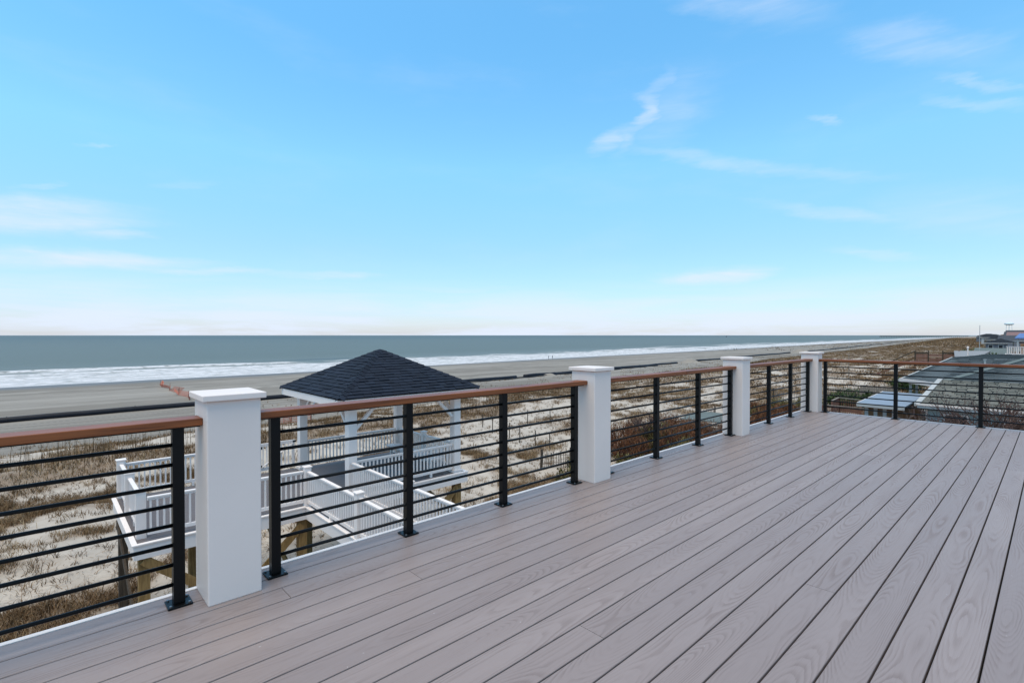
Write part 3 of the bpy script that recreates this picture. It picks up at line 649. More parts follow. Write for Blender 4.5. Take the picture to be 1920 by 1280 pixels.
def person(x, y, z, label, face, jacket, trousers):
    """one continuous body grown by a skin modifier"""
    J = [((0, 0, .95), .13), ((0, 0, 1.15), .14), ((0, 0, 1.38), .16), ((0, 0, 1.50), .07), ((.01, 0, 1.60), .085), ((.02, 0, 1.70), .09),
         ((0, .10, .88), .085), ((.10, .11, .48), .06), ((.03, .11, .07), .045), ((.17, .12, .03), .04),
         ((0, -.10, .88), .085), ((-.02, -.11, .48), .06), ((-.20, -.11, .09), .045), ((-.08, -.12, .03), .04),
         ((0, .20, 1.40), .06), ((-.06, .25, 1.12), .048), ((.04, .24, .88), .035), ((0, -.20, 1.40), .06), ((.06, -.25, 1.12), .048), ((.16, -.22, .92), .035)]
    ed = [(0,1),(1,2),(2,3),(3,4),(4,5),(0,6),(6,7),(7,8),(8,9),(0,10),(10,11),(11,12),(12,13),(2,14),(14,15),(15,16),(2,17),(17,18),(18,19)]
    me = bpy.data.meshes.new('person'); me.from_pydata([j[0] for j in J], ed, []); me.materials.append(trousers)
    o = bpy.data.objects.new('person', me); COL.objects.link(o); o.location = (x, y, z); o.rotation_euler[2] = face; WL[o.name] = Vector((x, y, z))
    m = o.modifiers.new('skin', 'SKIN'); sub = o.modifiers.new('sub', 'SUBSURF'); sub.levels = sub.render_levels = 1
    for v_, j in zip(me.skin_vertices[0].data, J): v_.radius = (j[1], j[1])
    me.skin_vertices[0].data[0].use_root = True
    tag(o, label, 'person', 'people walking on the beach')
    jm = MB().tube([(0, 0, .86), (0, 0, 1.1), (0, 0, 1.36), (0, 0, 1.49)], [.185, .175, .20, .10], 12).mesh('jacket', jacket, (0, 0, 0), True)
    jo = bpy.data.objects.new('jacket', jm); COL.objects.link(jo); jo.parent = o
    hm = MB().tube([(.01, 0, 1.62), (0, 0, 1.70), (0, 0, 1.77), (0, 0, 1.80)], [.095, .115, .10, .04], 10).mesh('hair', UNDER, (0, 0, 0), True)
    ho = bpy.data.objects.new('hair', hm); COL.objects.link(ho); ho.parent = o
DARKCLOTH = simple('dark_cloth', (.02, .022, .03), .9, .1); NAVYCLOTH = simple('navy_cloth', (.025, .035, .06), .9, .1)
person(200.5, 187.0, gz(200.5, 187.0), 'person in dark clothes walking at the water edge, left of the pair', 2.5, DARKCLOTH, NAVYCLOTH)
person(203.8, 187.2, gz(203.8, 187.2), 'person in dark clothes walking at the water edge, right of the pair', 2.6, NAVYCLOTH, DARKCLOTH)

# ------------------------------------------------------------------ far off: boat, pier, water tower
bt = thing('boat', (3780, 1698, SEA_Z), 'tiny dark boat out on the sea near the horizon', 'boat')
m = MB(); n = 9
for zz, ww in ((0, .7), (3.2, 1.)):
    for i in range(n):
        u = i/(n-1)*2-1; m.v.append((3780+u*9*(1 if zz else .92), 1698-2.6*ww*(1-abs(u)**3), SEA_Z+zz+.9*max(0, u)**2*(zz > 0))); m.tone.append(0)
    for i in range(n):
        u = 1-i/(n-1)*2; m.v.append((3780+u*9*(1 if zz else .92), 1698+2.6*ww*(1-abs(u)**3), SEA_Z+zz+.9*max(0, u)**2*(zz > 0))); m.tone.append(0)
N2 = 2*n
for i in range(N2): j = (i+1) % N2; m.f.append((i, j, N2+j, N2+i))
m.f.append(tuple(range(N2, 2*N2))); m.build('hull', RUBBER, bt)
MB().box(3776, 1696.6, SEA_Z+3.2, 3780, 1699.4, SEA_Z+6.2).box(3775.4, 1696.2, SEA_Z+6.2, 3780.6, 1699.8, SEA_Z+6.6).build('cabin', NAVYCLOTH, bt)
MB().tube([(3778, 1698, SEA_Z+6.6), (3778, 1698, SEA_Z+11)], .2, 6).build('mast', RUBBER, bt)

pr = thing('pier', (3700, 560, SEA_Z), 'long low fishing pier running into the sea on the right horizon', 'pier')
MB().box(3697, 330, -4.2, 3703, 728, -2.4).box(3694, 700, -4.199, 3706, 728, -2.4).build('pier_deck', DARKWOOD, pr)
m = MB()
for i in range(50):
    y = 336+8*i
    for dx in (-2.4, 2.4): m.tube([(3700+dx, y, SEA_Z-1), (3700+dx, y, -4.21)], .8, 5)
tag(m.build('pile', DARKWOOD, pr), kind='stuff')
m = MB()
for dx in (-2.9, 2.9): m.box(3700+dx-.1, 330, -1.4, 3700+dx+.1, 728, -1.2)
for i in range(100):
    for dx in (-2.9, 2.9): m.box(3700+dx-.08, 331+3.97*i, -2.399, 3700+dx+.08, 331.16+3.97*i, -1.401)
m.build('handrail', DARKWOOD, pr)

TW = (3210, 150); wt = thing('water_tower', (*TW, -6), 'pale water tower standing far off above the house roofs, right edge', 'tower')
m = MB(); prof = [(0, 60), (8, 59.4), (14, 57), (17, 53), (15, 49.5), (9, 47), (0, 46)]
n = 20
for r_, z in prof:
    for j in range(n): m.v.append((TW[0]+max(r_, .01)*math.cos(6.2832*j/n), TW[1]+max(r_, .01)*math.sin(6.2832*j/n), z)); m.tone.append(0)
for i in range(len(prof)-1):
    for j in range(n): k2 = (j+1) % n; m.f.append((i*n+k2, i*n+j, (i+1)*n+j, (i+1)*n+k2))
TANK = simple('hazed_tank_paint', (.58, .66, .68), .6, .3); m.build('tank', TANK, wt, smooth=True)  # distance haze put into the colour as a paler tone
for j in range(6):
    a_ = 6.2832*j/6; MB().tube([(TW[0]+13*math.cos(a_), TW[1]+13*math.sin(a_), -8), (TW[0]+10*math.cos(a_), TW[1]+10*math.sin(a_), 48)], .45, 5).build('leg', TANK, wt)
MB().tube([(TW[0], TW[1], -8), (TW[0], TW[1], 47)], .8, 8).build('riser', TANK, wt)

# ------------------------------------------------------------------ neighbouring houses and their decks
def slab(name, pts, th, mat, parent):
    m = MB(); P_ = [Vector(p) for p in pts]; n = len(P_); lo = [p-Vector((0, 0, th)) for p in P_]
    m.add(P_+lo, [tuple(range(n)), tuple(range(2*n-1, n-1, -1))]+[(i, i+n, (i+1) % n+n, (i+1) % n) for i in range(n)]); return m.build(name, mat, parent)
def courses(parent, name, mat, a, b, c, d, exp=.14, tab=.30, seed=1):
    """roof plane a-b (eave) to d-c (top), tabs laid in courses as real slabs"""
    rr = random.Random(seed); a, b, c, d = map(Vector, (a, b, c, d)); n = max(2, int((d-a).length/exp)); m = MB()
    nr = (b-a).cross(d-a).normalized(); nr = nr if nr.z > 0 else -nr
    for i in range(n):
        t0, t1 = i/n, min(1, (i+1.05)/n); L0, R0, L1, R1 = a.lerp(d, t0), b.lerp(c, t0), a.lerp(d, t1), b.lerp(c, t1); W = (R0-L0).length; s = -rr.random()*tab
        while s < W:
            w = tab*rr.uniform(.8, 1.2); u0, u1 = max(0, s+.035)/W, min(W, s+w-.035)/W; s += w
            if u1-u0 < .02/W: continue
            h = rr.uniform(.03, .07); p = [L0.lerp(R0, u0), L0.lerp(R0, u1), L1.lerp(R1, u1), L1.lerp(R1, u0)]
            m.add([p[0], p[1], p[0]+nr*h, p[1]+nr*h, p[2]+nr*.006, p[3]+nr*.006], [(0,1,3,2),(2,3,4,5),(0,2,5),(1,4,3)], rr.random())
    o = m.build(name, mat, parent); tag(o, kind='stuff'); return o

nh = thing('house', (52, 0, -6), 'low neighbouring house with grey and tan shingled roofs, behind the right railing', 'house')
# tan front wing
A_, B_, C_, D_ = (42.3, 6.25, -3.2), (42.3, -9, -3.2), (52.0, -9, -2.15), (52.0, 6.25, -2.15)
slab('front_roof', [A_, D_, C_, B_], .10, UNDER, nh)
courses(nh, 'tan_shingle', TANSHINGLE, A_, B_, C_, D_, .34, .62, 2)
MB().beam((42.27, 6.26, -3.30), (42.27, -9, -3.30), .05, .26).build('fascia', TRIM, nh)
MB().beam((42.3, 6.28, -3.24), (52.0, 6.28, -2.19), .30, .20).build('rake_board', TRIM, nh)
w = MB().box(43.0, -8.6, -7, 52.5, 5.9, -3.32).build('front_wall', TEAL, nh)
for y in (4.4, 1.6, -.6, -3.0): 
    f = MB().box(42.94, y-.62, -5.2, 42.995, y+.62, -3.75).build('window', WHITE, w); MB().box(42.925, y-.52, -5.1, 42.938, y+.52, -3.85).build('pane', GLASS, f)
# grey main roof
e1, e2, e3, ra, rb, hp_ = (52.6, 6.8, -2.62), (55.8, 9.5, -2.62), (69.5, 7.4, -1.0), (76, 5.0, -.72), (76, -9, -.72), (69.3, 2.1, -.98)
courses(nh, 'grey_shingle', GREYSHINGLE, e1, (52.6, -9, -2.62), rb, hp_, .42, .9, 3)
slab('main_roof', [e1, hp_, (76, 1.0, -.73), rb, (52.6, -9, -2.62)], .10, GREYSHINGLE, nh)
courses(nh, 'grey_shingle', GREYSHINGLE, e2, e1, hp_, e3, .42, .9, 4); courses(nh, 'grey_shingle', GREYSHINGLE, e3, hp_, (76, 1.0, -.73), ra, .42, .9, 5)
slab('side_roof', [e2, e3, ra, (76, 1.0, -.73), hp_, e1], .10, GREYSHINGLE, nh)
LCAP = simple('pale_ridge', (.12, .14, .13), .8, .2)
MB().beam((52.6, 6.8, -2.57), (69.3, 2.1, -.92), .5, .05).build('hip_cap', LCAP, nh); MB().beam((69.3, 2.1, -.92), (76, .9, -.67), .5, .05).build('hip_cap', LCAP, nh)
MB().beam(e1, e2, .08, .34).build('fascia', WHITE, nh); MB().beam((52.55, 6.78, -2.74), (52.55, -9, -2.74), .06, .28).build('fascia', WHITE, nh); MB().beam((e2[0], e2[1]+.06, e2[2]-.05), (e3[0], e3[1]+.06, e3[2]-.05), .12, .24).build('fascia', TRIM, nh)
MB().box(53.4, -8.7, -7, 75, 4.5, -2.75).build('main_wall', TEAL, nh)
for x, y in ((53.0, 6.3), (55.6, 8.7), (58.5, 8.7)): MB().box(x-.09, y-.09, -6.6, x+.09, y+.09, -2.78).build('porch_post', TRIM, nh)
MB().box(53.2, 6.0, -2.98, 58.6, 6.2, -2.76).build('porch_beam', TRIM, nh)

for vx, vy, vz in ((60, 1.4, -1.86), (64.5, 4.6, -1.35), (58, -2.2, -2.02)): MB().tube([(vx, vy, vz-.1), (vx, vy, vz+.38)], .07, 8).tube([(vx, vy, vz+.381), (vx, vy, vz+.45)], .12, 8).build('vent_pipe', TRIM, nh)
MB().box(70, -.6, -1.3, 70.9, .3, -.05).box(69.92, -.68, -.049, 70.98, .38, .06).build('chimney', REDWOOD, nh)
MB().beam((42.20, 6.3, -3.20), (42.20, -9, -3.20), .09, .09).build('gutter', WHITE, nh); MB().tube([(42.22, 5.9, -3.25), (42.9, 5.86, -3.6), (42.92, 5.86, -6.5)], .045, 6).build('downpipe', WHITE, nh)
cp = thing('shed', (47.5, 8.6, -6), 'small outbuilding with flat pale blue roof, just behind right railing', 'shed')
slab('roof', [(44.0, 10.0, -3.62), (44.0, 7.2, -3.66), (52.2, 7.2, -3.42), (52.2, 10.0, -3.40)], .10, PALEROOF, cp)
MB().beam((43.96, 10.02, -3.74), (43.96, 7.2, -3.78), .06, .26).build('fascia', TRIM, cp); MB().beam((44, 10.03, -3.72), (52.2, 10.03, -3.5), .05, .22).build('fascia', WHITE, cp)
MB().box(44.6, 7.4, -7, 51.6, 9.7, -3.84).build('wall', BROWNWOOD, cp)
for i, y in enumerate((9.55, 9.0, 8.45, 7.9)): MB().box(44.54, y-.11, -6.8, 44.595, y+.11, -3.86).build('post', TRIM, cp)

def plank_fence(name, a, b, z0, z1, mat, label, w=.2, cat='fence'):
    t = thing(name, (*a, z0), label, cat); a3, b3 = Vector((*a, 0)), Vector((*b, 0)); d = (b3-a3); L = d.length; d /= L; nrm = Vector((-d.y, d.x, 0)); n = int(L/w)
    for i in range(n):
        h = random.uniform(-.03, .03); p = a3+d*(i*w+w/2); m = MB(); m.beam(p+Vector((0, 0, z0)), p+Vector((0, 0, z1+h)), w-.025, .022, d.cross(Vector((0,0,1)))) ; m.build('plank', mat, t)
    for z in (z0+.4, z1-.35): MB().beam(a3+nrm*.05+Vector((0, 0, z)), b3+nrm*.05+Vector((0, 0, z)), .05, .09).build('rail', mat, t)
    return t
plank_fence('plank_fence', (64.5, 14.4), (64.0, 11.1), -6.6, -4.0, OLDWOOD, 'grey brown wooden plank fence behind the pale blue flat roof')
def rail_deck(name, pts, zt, h, mat, capmat, label, sp=.16, cat='railing', zfoot=None):
    t = thing(name, (*pts[0], zt-h), label, cat)
    for p, q in zip(pts[:-1], pts[1:]):
        p3, q3 = Vector((*p, 0)), Vector((*q, 0)); L = (q3-p3).length; d = (q3-p3)/L; n = max(2, int(L/sp))
        MB().beam(p3+Vector((0, 0, zt)), q3+Vector((0, 0, zt)), .15, .05).build('top_rail', capmat, t); MB().beam(p3+Vector((0, 0, zt-h+.12)), q3+Vector((0, 0, zt-h+.12)), .06, .09).build('bottom_rail', mat, t)
        bm_ = boxmesh('baluster', .05, .05, h-.22, mat); copies('baluster', bm_, [p3+d*(i+.5)*L/n+Vector((0, 0, zt-h/2+.05)) for i in range(n)], t)
        for f in (0, 1): 
            pp = p3.lerp(q3, f); MB().box(pp.x-.07, pp.y-.07, zfoot if zfoot else zt-h-.6, pp.x+.07, pp.y+.07, zt-.026).build('post', mat, t)
        nn = Vector((-d.y, d.x, 0)); MB().beam(p3+nn*.0+Vector((0, 0, zt-h-.08)), q3+Vector((0, 0, zt-h-.08)), .06, .2).build('rim', mat, t)
    return t
rail_deck('deck_fence', [(51.2, 11.4), (52.0, 13.2), (49.2, 13.0)], -4.2, 1.0, REDWOOD, OLDWOOD, 'brown wooden deck railing with a corner, left of pale blue roof')
rail_deck('deck_fence', [(48.6, 13.6), (48.6, 10.2)], -4.55, 1.1, REDWOOD, OLDWOOD, 'reddish picket railing right above the deck edge beside corner column', .13, zfoot=-6.6)
bwk = rail_deck('walkway_railing', [(62.6, 17.8), (64.6, 14.4)], -4.4, .9, OLDWOOD, OLDWOOD, 'sandy coloured picket railing on a far walkway, just right of corner column')
rail_deck('walkway_railing', [(88, 17), (88, 10.5)], -3.3, 1.0, BROWNWOOD, OLDWOOD, 'low brown picket fence behind the grey plank fence near far dunes', .2)
st = thing('stairs', (96, 17.5, -5), 'orange brown wooden dune stairs seen just under the right handrail', 'stairs')
MB().beam((95.0, 19.6, -5.9), (97.5, 15.0, -3.6), .12, .35).build('stringer', BROWNWOOD, st); MB().beam((97.5, 19.6, -5.9), (100, 15.0, -3.6), .12, .35).build('stringer', BROWNWOOD, st)
for i in range(9):
    f = (i+.5)/9; MB().box(95.1+2.5*f, 19.5-4.6*f, -5.72+2.3*f, 97.5+2.5*f, 19.75-4.6*f, -5.67+2.3*f).build('tread', BROWNWOOD, st)
MB().beam((95.0, 19.6, -4.9), (97.5, 15.0, -2.6), .1, .12).build('handrail', REDWOOD, st); MB().beam((97.5, 19.6, -4.9), (100, 15.0, -2.6), .1, .12).build('handrail', REDWOOD, st)

# brown oceanfront platform with stair
bd = thing('viewing_deck', (122, 15.5, -4), 'brown boarded viewing deck with a stair descending left, above the right handrail', 'deck')
a0, b0 = Vector((121, 18.3, 0)), Vector((124.5, 12.4, 0))
for i, (f0, f1) in enumerate(((0, .30), (.31, .63), (.64, 1.))):
    for j in range(6):
        z = -3.9+.38*j
        if i == 1 and j in (3, 5): continue
        MB().beam(a0.lerp(b0, f0)+Vector((0, 0, z)), a0.lerp(b0, f1)+Vector((0, 0, z)), .05, .33).build('board', REDWOOD if j < 5 else DARKWOOD, bd)
for f in (0, .305, .635, 1): p = a0.lerp(b0, f); MB().box(p.x-.1, p.y-.1, -7, p.x+.1, p.y+.1, -1.55).build('post', DARKWOOD, bd)
MB().beam((120.9, 18.4, -1.7), (116.5, 22.5, -4.3), .15, .15).build('handrail', DARKWOOD, bd); MB().beam((120.9, 18.4, -2.9), (116.5, 22.5, -5.6), .12, .4).build('stringer', BROWNWOOD, bd)
slab('floor', [(121, 18.3, -2.75), (124.5, 12.4, -2.75), (130, 14, -2.75), (127, 20, -2.75)], .15, BROWNWOOD, bd)
lr = thing('gazebo', (118, 10.4, -5), 'low shelter with a pale flat roof beside the brown viewing deck', 'shelter')
slab('roof', [(111.0, 11.6, -2.15), (112.5, 8.6, -2.12), (128.5, 8.4, -1.55), (125.5, 13.2, -1.55)], .2, CONC, lr)
for x, y in ((112, 11.2), (113, 8.9), (125, 12.3), (127, 8.9)): MB().box(x-.12, y-.12, -7, x+.12, y+.12, -2.2).build('post', DARKWOOD, lr)
MB().box(114, 9, -6.5, 126, 11, -2.9).build('back_wall', BROWNWOOD, lr)

def pole(name, x, y, z0, z1, r, mat, label, cat, top=None):
    t = thing(name, (x, y, z0), label, cat); MB().tube([(x, y, z0), (x, y, z1)], [r, r*.7], 8).build('shaft', mat, t)
    MB().tube([(x, y, z1), (x, y, z1+r*2)], [r*1.3, r*.5], 8).build('finial', mat, t); return t
pole('post', 91.2, 8.2, -6.2, -.35, .11, WHITE, 'thick white pole standing in front of the pale flat roof', 'pole')
pole('flagpole', 150.4, 11.6, -6, 3.4, .07, TRIM, 'tall thin flagpole rising above the far roofs at right', 'flagpole')
pole('street_pole', 98, 23.5, -6.2, -1.9, .07, OLDWOOD, 'short wooden pole left of the brown viewing deck stair', 'pole')
pole('green_pole', 118, 5.0, -5, .1, .06, GREEN, 'slim green pole between the dark roofs near the right edge', 'pole')

bh = thing('balcony', (91, 3.6, -6), 'white picket balcony on the far house at right edge of photo', 'balcony')
slab('floor', [(92.4, 4.6, -1.2), (89.8, 2.6, -1.2), (88, -2, -1.2), (100, -2, -1.2), (99, 5, -1.2)], .22, WHITE, bh)
def mini_rail(parent, a, b, z0, h, sp=.36):
    a, b = Vector((*a, 0)), Vector((*b, 0)); L = (b-a).length; n = int(L/sp)
    r = MB().beam(a+Vector((0, 0, z0+h)), b+Vector((0, 0, z0+h)), .09, .08).build('railing', WHITE, parent); MB().beam(a+Vector((0, 0, z0+.1)), b+Vector((0, 0, z0+.1)), .06, .09).build('bottom_rail', WHITE, r)
    copies('baluster', boxmesh('baluster', .09, .09, h-.2, WHITE), [a.lerp(b, (i+.5)/n)+Vector((0, 0, z0+h/2+.05)) for i in range(n)], r)
mini_rail(bh, (92.4, 4.55), (89.8, 2.6), -1.18, 1.05); mini_rail(bh, (89.8, 2.6), (88, -2), -1.18, 1.05)
MB().box(93.5, -2, -7, 99, 4.0, -1.43).build('wall', TEAL, bh); MB().box(96.5, -2, -1.19, 99, 3.4, .2).build('upper_wall', BROWNWOOD, bh)
for x, y in ((92.2, 4.4), (89.9, 2.5)): MB().box(x-.12, y-.12, -7, x+.12, y+.12, -1.421).build('post', WHITE, bh)

def gable(x0, y0, x1, y1, zb, ze, zr, wall, roofm, label, ridge='Y', wins=3):
    t = thing('house', ((x0+x1)/2, (y0+y1)/2, zb), label, 'house'); w = MB().box(x0, y0, zb, x1, y1, ze).build('wall', wall, t); o = .5
    if ridge == 'Y':
        xm = (x0+x1)/2; m = MB(); m.add([(x0-o, y0-o, ze), (x1+o, y0-o, ze), (xm, y0-o, zr), (x0-o, y1+o, ze), (x1+o, y1+o, ze), (xm, y1+o, zr)], [(0,2,5,3),(1,4,5,2),(0,1,2),(3,5,4),(0,3,4,1)])
    else:
        ym = (y0+y1)/2; m = MB(); m.add([(x0-o, y0-o, ze), (x0-o, y1+o, ze), (x0-o, ym, zr), (x1+o, y0-o, ze), (x1+o, y1+o, ze), (x1+o, ym, zr)], [(0,2,5,3),(1,4,5,2),(0,1,2),(3,5,4),(0,3,4,1)])
    m.build('roof', roofm, t)
    MB().box(x0-o-.03, y0-o, ze-.22, x0-o+.06, y1+o, ze-.002).build('fascia', TRIM, t)
    for i in range(wins):
        y = y0+(i+.5)*(y1-y0)/wins; zc_ = ze-1.1; f = MB().box(x0-.06, y-.55, zc_-.75, x0-.003, y+.55, zc_+.6).build('window', TRIM, w); MB().box(x0-.08, y-.42, zc_-.62, x0-.062, y+.42, zc_+.48).build('pane', GLASS, f)
    return t
BLUEW = simple('blue_siding', (.10, .17, .32), .6, .3); BLUER = simple('blue_metal_roof', (.09, .15, .33), .5, .4); DKROOF = simple('dark_roof', (.055, .058, .065), .85, .2, .2, 1.5)
GREENROOF = simple('green_grey_roof', (.12, .14, .13), .85, .2, .2, 1.2); PINKW = simple('pink_siding', (.20, .12, .11), .7, .2); TANW = simple('tan_siding', (.22, .17, .12), .7, .2); GREYW = simple('grey_siding', (.13, .13, .14), .7, .2)
b_ = gable(128, -7, 140, 2.8, -7, 1.9, 4.0, BLUEW, DKROOF, 'tall blue house at the right edge of the photo', 'Y', 4)
slab('porch_roof', [(121.5, 5.0, .9), (121.5, -5, .9), (127.9, -5, 1.7), (127.9, 4.6, 1.7)], .15, BLUER, b_)
for y in (4.6, 1.6, -1.6): MB().box(121.8, y-.12, -6, 122.1, y+.12, .74).build('porch_post', TRIM, b_)
MB().box(123, -4, -6, 127.9, 5.5, -1.5).build('porch_base', BROWNWOOD, b_)
far = [(150, 5.2, 160, 12.2, -3.9, -2.6, -1.5, GREYW, GREENROOF, 'low house with a long green grey roof behind the thick white pole', 'Y', 2),
       (174, 2, 184, 8, -3.2, -1.7, -.7, TANW, DKROOF, 'tan low house with dark roof behind the pale shelter roof', 'Y', 3),
       (162, -5, 170, 1, -3, -1.1, .0, GREYW, BROWNWOOD, 'grey house with a brown roof left of the tall blue house', 'X', 2),
       (205, 8, 216, 14.5, -3, -.9, .4, GREYW, DKROOF, 'grey house with dark grey roof below the flagpole', 'X', 3),
       (212, 5, 224, 12, -3, -.3, 1.3, PINKW, DKROOF, 'pink walled house with dark roof among the far houses', 'Y', 3),
       (262, 11, 274, 19, -3, -.2, 1.2, TANW, DKROOF, 'tan house with a dark ridge roof, far along the dunes', 'X', 3),
       (270, 6, 282, 13, -3, .6, 2.6, GREYW, PINKW, 'far grey house with reddish roof near the water tower', 'Y', 3),
       (345, 17, 360, 26, -3, .3, 1.9, TRIM, DKROOF, 'white walled far house with a low dark roof left of the reddish roof', 'X', 3),
       (352, 8, 366, 18, -3, 1.2, 3.2, TRIM, DKROOF, 'white walled far house with dark roof in the distant row', 'Y', 3),
       (470, 24, 488, 38, -3, .4, 2.2, GREYW, DKROOF, 'distant grey house with dark roof where the dunes narrow', 'X', 3),
       (480, 12, 498, 24, -3, 2.2, 4.8, PINKW, DKROOF, 'distant pink house with dark roof beside the water tower', 'Y', 3),
       (300, 2, 312, 8, -3, .2, 1.5, TANW, BROWNWOOD, 'small tan house with brown roof in front of the reddish roof', 'Y', 2),
       (420, 9, 436, 19, -3, .6, 2.2, GREYW, DKROOF, 'grey house with dark roof, middle of the distant row', 'X', 2),
       (560, 20, 580, 34, -3, .8, 2.6, TANW, BROWNWOOD, 'distant tan house with brown roof left of the distant pink house', 'X', 2),
       (640, 36, 662, 50, -3, .6, 2.8, TRIM, DKROOF, 'very distant white house with dark roof on the dune skyline', 'X', 2),
       (900, 54, 930, 72, -3, .8, 3.4, GREYW, DKROOF, 'tiny distant house nearest to the pier on the skyline', 'X', 2),
       (1500, 95, 1520, 115, -3, 1, 4, GREYW, DKROOF, 'tiny grey house on the skyline landward of the pier', 'X', 2)]
for f in far: gable(*f)

# boarded enclosure and sand fences among the dunes
gr = thing('wooden_shelter', (36.5, 17.5, -6), 'low weathered shelter with flat greenish roof in the thicket, left of third column', 'shelter')
slab('roof', [(35.3, 19.4, -4.95), (36.2, 15.6, -4.95), (39.6, 15.8, -4.8), (39.0, 19.8, -4.8)], .08, GREENROOF, gr)
for x, y in ((35.5, 19.2), (36.3, 15.8), (39.3, 16), (38.8, 19.6)): MB().box(x-.06, y-.06, -7, x+.06, y+.06, -5.0).build('post', OLDWOOD, gr)
for i in range(5): MB().beam((35.4, 19.3, -6.2+.24*i), (36.25, 15.7, -6.2+.24*i), .03, .18).build('board', OLDWOOD, gr)
MB().beam((34.2, 21.2, -6.1), (35.5, 19.3, -5.1), .06, .1).build('handrail', OLDWOOD, gr); MB().beam((34.2, 21.2, -6.8), (35.5, 19.3, -5.8), .06, .1).build('handrail', OLDWOOD, gr)
def sand_fence(a, b, label, n, h=1.0):
    t = thing('sand_fence', (*a, gz(*a)), label, 'fence', 'slatted sand fences'); a, b = Vector((*a, 0)), Vector((*b, 0)); ps = []
    for i in range(n):
        p = a.lerp(b, i/(n-1)); z = gz(p.x, p.y); post = i in (0, n-1); hh = h*(1.2 if post else random.uniform(.85, 1.05)); l = Vector((random.uniform(-.05, .05), random.uniform(-.05, .05), 0))
        MB().beam((p.x, p.y, z-.2), Vector((p.x, p.y, z+hh))+l, .09 if post else .035, .09 if post else .02, (1, 0, 0)).build('stake' if post else 'slat', DARKWOOD if post else OLDWOOD, t); ps.append((p.x, p.y, z))
    for f in (.3, .75): MB().tube([(x, y, z+h*f) for x, y, z in ps], .012, 4).build('wire', DARKWOOD, t)
sand_fence((20.7, 19.9), (22.6, 19.3), 'short slatted sand fence left of the second column, seen through railing', 17, .95)
sand_fence((40.2, 20.6), (44.5, 21.0), 'slatted sand fence behind the rust thicket, left of third column', 20, 1.0)
sand_fence((57, 20.5), (60, 18.5), 'tan slatted sand fence left of the corner column', 16, 1.3)
pl = [(25.9, 31.4), (25.4, 29.6), (25.0, 28.1), (24.6, 26.8), (24.4, 25.5), (24.6, 24.2), (25.0, 23.2), (27.4, 30.3), (29.0, 29.4), (30.6, 28.4), (32.0, 27.3), (33.5, 26.4)]
names = ['farthest stake of the left row on the open sand beyond the pavilion', 'second farthest stake of the left row on the open sand', 'third stake from the far end in the left sand row', 'middle stake of the left row on the open sand', 'third nearest stake of the left row on the open sand', 'second nearest stake of the left sand row',
         'nearest stake of the left row, by the short slatted fence', 'leftmost stake of the right row on the open sand', 'second stake from the left in the right sand row', 'middle stake of the right row on the open sand', 'second stake from the right in the right sand row', 'rightmost stake of the right row near the second column']
for (x, y), nm in zip(pl, names):
    z = gz(x, y); o = MB().beam((x, y, z-.2), (x+random.uniform(-.04, .04), y, z+random.uniform(.95, 1.25)), .05, .05, (1, 0, 0)).build('wooden_stake', DARKWOOD); tag(o, 'thin wooden '+nm, 'stake', 'stakes marking the planted sand')

# ------------------------------------------------------------------ plants
def blades(name, P, H, W, lean, tone, mat, parent=None, kind='stuff', bend=.5, tipw=.15):
    """P (n,3) roots; every blade is a bent tapering strip of three triangles"""
    n = len(P); az_ = rng.uniform(0, 2*np.pi, n); d = np.stack([np.cos(az_), np.sin(az_), np.zeros(n)], 1); fa = rng.uniform(0, np.pi, n); s = np.stack([np.cos(fa), np.sin(fa), np.zeros(n)], 1)*W[:, None]/2
    up = np.array([0, 0, 1.])[None]; mid = P+up*(H*.55)[:, None]+d*(H*lean*.30)[:, None]; tip = P+up*(H*(1-.25*lean*bend))[:, None]+d*(H*lean)[:, None]
    V = np.stack([P-s, P+s, mid+s*.75, mid-s*.75, tip], 1).reshape(-1, 3); o5 = np.arange(n)[:, None]*5
    quad = (o5+np.array([[0, 1, 2, 3]])); tri = (o5+np.array([[3, 2, 4]]))
    c = V.mean(0); me = bpy.data.meshes.new(name); me.vertices.add(len(V)); me.vertices.foreach_set('co', (V-c).ravel().astype(np.float32))
    li = np.concatenate([quad.ravel(), tri.ravel()]); me.loops.add(len(li)); me.loops.foreach_set('vertex_index', li.astype(np.int32))
    me.polygons.add(2*n); me.polygons.foreach_set('loop_start', np.concatenate([np.arange(n)*4, 4*n+np.arange(n)*3]).astype(np.int32)); me.materials.append(mat); me.update(calc_edges=True)
    a = me.attributes.new('tone', 'FLOAT', 'POINT'); a.data.foreach_set('value', np.repeat(np.clip(tone, 0, 1), 5).astype(np.float32))
    o = place(name, me, Vector(c), parent)
    if kind: tag(o, kind=kind)
    return o
hx, hy = math.cos(R(47.15)), math.sin(R(47.15))
def infrus(x, y, m=.12):
    f = x*hx+y*hy; r = x*hy-y*hx; return (f > 3) & (np.abs(r) < f*(1.012+m)+2)
def scatter(n, x0, x1, y0, y1, dmin, dmax, thr=0):
    x = rng.uniform(x0, x1, n); y = rng.uniform(y0, y1, n); d = np.hypot(x, y); ok = infrus(x, y) & (d >= dmin) & (d < dmax) & (y > 4.2)
    ok &= ~((x > .8) & (x < 10.2) & (y > 12.2) & (y < 17.3)) & ~((x > 4.6) & (x < 6.4) & (y < 13))
    x, y = x[ok], y[ok]; v = np.maximum(veg(x, y), .055); k = rng.random(len(x)) < v; return x[k], y[k], v[k]
